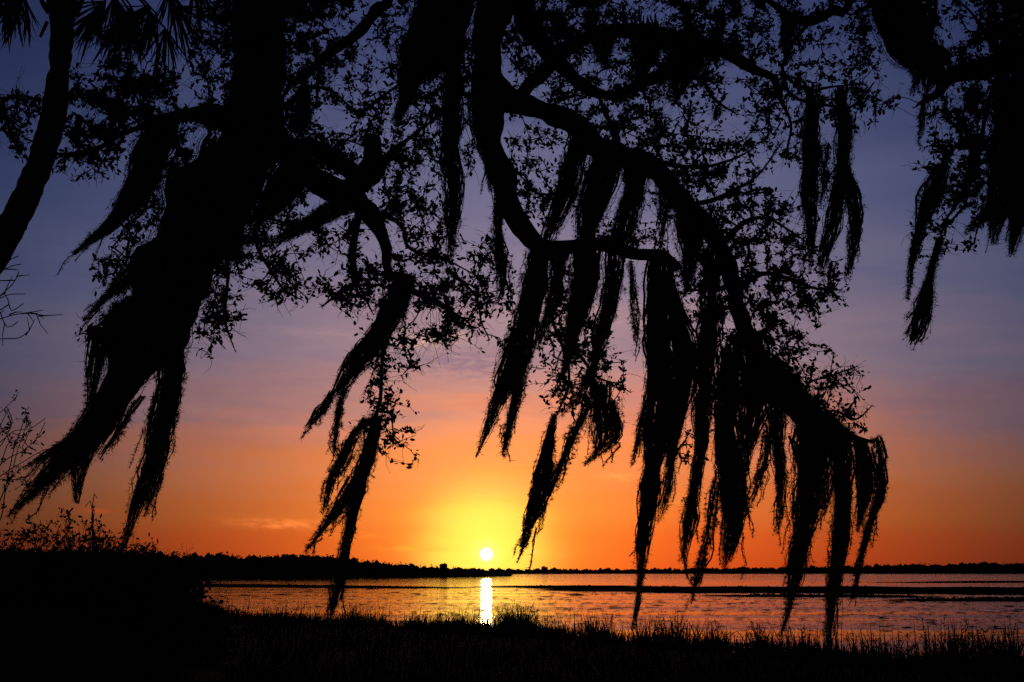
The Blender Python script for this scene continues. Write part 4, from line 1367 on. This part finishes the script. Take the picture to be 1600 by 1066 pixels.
def hedge(name, label, px0, px1, Y, top, n):
    """dense dark thicket: leaves packed over short stems down to the ground"""
    xa, xb = at(px0, 900, Y)[0], at(px1, 900, Y)[0]
    root = thing(name, ((xa + xb) / 2, Y, float(ground_z(np.array([(xa + xb) / 2]), np.array([Y]))[0])), label, 'thicket', 'thickets on the left bank')
    X = rng.uniform(xa, xb, n)
    yy = Y + rng.normal(0, .45, n)
    zt = CAM[2] + (893 - top) / FPX * Y
    edge = np.minimum((X - xa), (xb - X)).clip(0, .6) / .6
    g = ground_z(X, yy)
    hh = (zt - g) * (0.75 + .25 * np.sqrt(edge)) * np.where(rng.uniform(0, 1, n) < .08, 1.06, 1.0)
    z = g + hh * rng.uniform(0, 1, n) ** .8
    lf = MB()
    lp = np.stack([X, yy, z], -1)
    ld = rng.normal(0, 1, (n, 3)) + np.array([0, 0, .5])
    leaf_batch(lf, lp, ld, rng.normal(0, 1, (n, 3)), rng.uniform(.07, .16, n), 1.25)
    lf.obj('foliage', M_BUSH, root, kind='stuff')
    m = MB()
    k = 40
    xs = rng.uniform(xa, xb, k)
    ys = Y + rng.normal(0, .3, k)
    g = ground_z(xs, ys)
    P = np.stack([np.stack([xs, ys, g - .1], -1), np.stack([xs + rng.normal(0, .1, k), ys, (g + zt) / 2], -1), np.stack([xs + rng.normal(0, .25, k), ys, zt - rng.uniform(0, .3, k)], -1)], 1)
    V, F = tubes(P, np.tile([.012, .008, .003], (k, 1)), 5)
    m.add(V, F)
    m.obj('stem', M_TWIG, root, kind='stuff')


hedge('thicket', 'solid dark thicket filling the lower left corner of the bank', -80, 90, 14.4, 868, 5200)
hedge('thicket', 'solid dark thicket on the left bank below the bushes', 70, 210, 14.9, 868, 5200)
hedge('thicket', 'dark thicket at the right end of the left bank beside the water', 195, 305, 15.4, 870, 5200)
hedge('thicket', 'small round thicket at the water edge where the left bank ends', 300, 345, 17.0, 936, 1800)


# ------------------------------------------------------------------ grass on the bank
def blades(n, pick, hlo, hhi, w, lean=.35):
    P0 = pick(n)
    n = len(P0)
    h = rng.uniform(hlo, hhi, n)
    a = rng.uniform(0, 2 * math.pi, n)
    bend = np.abs(rng.normal(0, lean, n)) * h
    dx, dy = np.cos(a) * bend, np.sin(a) * bend
    t = np.array([0, .35, .7, 1.0])
    P = np.stack([P0[:, 0, None] + dx[:, None] * t ** 2, P0[:, 1, None] + dy[:, None] * t ** 2, P0[:, 2, None] + h[:, None] * (t - .12 * (bend / h)[:, None] * t ** 2)], -1)
    snap = rng.uniform(0, 1, n) < .22                     # some blades are folded over
    P[snap, 3] = P[snap, 2] + np.stack([np.cos(a[snap]) * .30 * h[snap], np.sin(a[snap]) * .1 * h[snap], -rng.uniform(-.05, .22, snap.sum()) * h[snap]], -1)
    W = (w * rng.uniform(.6, 1.4, n))[:, None] * np.array([1, .85, .55, .08])
    s = unit(np.stack([np.cos(a + 1.57) + rng.normal(0, .3, n), np.sin(a + 1.57) * .6, np.zeros(n)], -1))
    return ribbons(P, W, s)


def pick_fringe(lo, hi):
    def f(n):
        u = rng.uniform(290, 1680, n)
        i = np.array([on_water(a, np.interp(a, [p[0] for p in SHORE_PX], [p[1] for p in SHORE_PX])) for a in u])
        X = i[:, 0] + rng.normal(0, .3, n)
        Y = shore_y(X) - rng.uniform(lo, hi, n) * (shore_y(X) / 30.0)
        # gather in tufts
        k = (np.sin(X * 2.1) + np.sin(X * 5.3 + 1) + np.sin(X * .8 + 2) + rng.normal(0, 1.0, n)) > -0.6
        X, Y = X[k], Y[k]
        return np.stack([X, Y, ground_z(X, Y) - .03], -1)
    return f


def pick_field(n):
    u = rng.uniform(0, 1, n)
    Y = 13 + 42 * u ** 1.6
    X = rng.uniform(-.34, .56, n) * Y
    k = (Y < shore_y(X) - .2)
    X, Y = X[k], Y[k]
    return np.stack([X, Y, ground_z(X, Y) - .03], -1)


mb = MB()
for n, pk, lo, hi, w, ln in ((5200, pick_fringe(-.3, 2.2), .18, .50, .015, .6), (1500, pick_fringe(-.6, 1.8), .40, 1.05, .013, .5), (9000, pick_fringe(.3, 6.0), .15, .38, .015, .6),
                             (15000, pick_field, .15, .40, .014, .5)):
    V, F = blades(n, pk, lo, hi, w, ln)
    mb.add(V, F)
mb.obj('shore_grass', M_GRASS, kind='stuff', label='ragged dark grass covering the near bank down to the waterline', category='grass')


def reed_clump(px, toppx, half, n, label, wid=.013):
    y = np.interp(px, [p[0] for p in SHORE_PX], [p[1] for p in SHORE_PX])
    c = on_water(px, y + 4, .1)
    Y = c[1]
    h = (y + 4 - toppx) / FPX * Y
    half_m = half / FPX * Y
    root = thing('reed_clump', (c[0], Y, float(ground_z(np.array([c[0]]), np.array([Y]))[0])), label, 'reeds', 'reed clumps along the waterline')

    def pk(k):
        X = c[0] + rng.normal(0, half_m * .5, k)
        yy = Y + rng.normal(0, .35, k)
        return np.stack([X, yy, ground_z(X, yy) - .05], -1)
    V, F = blades(int(n * .8), pk, h * .40, h * 1.05, wid, .6)
    m = MB()
    m.add(V, F)
    m.obj('blade', M_GRASS, root, kind='stuff')
    # a few stiff seed stalks
    k = max(3, n // 45)
    P0 = pk(k)
    hh = rng.uniform(.8, 1.12, k) * h
    tp = P0 + np.stack([rng.normal(0, .12, k) * hh, rng.normal(0, .1, k) * hh, hh], -1)
    P = np.stack([P0, (P0 + tp) / 2 + rng.normal(0, .02, (k, 3)), tp], 1)
    for j in range(k):
        V, F = tubes(P[j:j + 1], np.array([[.006, .005, .003]]), 4)
        m = MB()
        m.add(V, F)
        f = rng.uniform(.7, 1.02, (7, 1))
        leaf_batch(m, P0[j] + (tp[j] - P0[j]) * f, rng.normal(0, 1, (7, 3)) + [0, 0, .8], rng.normal(0, 1, (7, 3)), rng.uniform(.03, .08, 7))
        m.obj('seed_stalk', M_GRASS, root)


for a in [(332, 934, 22, 260, 'leftmost reed clump at the end of the left bank'),
          (430, 950, 26, 150, 'reed clump left of the moss tail that dips to the shore'),
          (560, 946, 36, 220, 'reed clump just right of the moss tail that dips to the shore'),
          (655, 956, 28, 160, 'low reed clump halfway between the dipping moss tail and the sun glint'),
          (715, 958, 24, 160, 'reed clump directly left of the sun glint'),
          (806, 950, 34, 700, 'densest rounded reed clump, directly right of the sun glint'),
          (925, 960, 34, 220, 'reed clump left of the moss pillar that reaches the shore'),
          (1058, 962, 40, 260, 'reed clump just right of the moss pillar that reaches the shore'),
          (1120, 974, 24, 140, 'small reed clump under the stout moss tail'),
          (1192, 976, 26, 140, 'thin reed clump left of the heaviest moss curtain tip'),
          (1258, 985, 22, 120, 'sparse reed clump between the two longest right moss tails'),
          (1380, 992, 38, 170, 'sparse bent reed clump right of the last moss tail'),
          (1492, 970, 36, 260, 'tall reed clump right of centre in the lower right corner'),
          (1562, 974, 34, 240, 'tall reed clump closest to the right edge')]:
    reed_clump(*a)
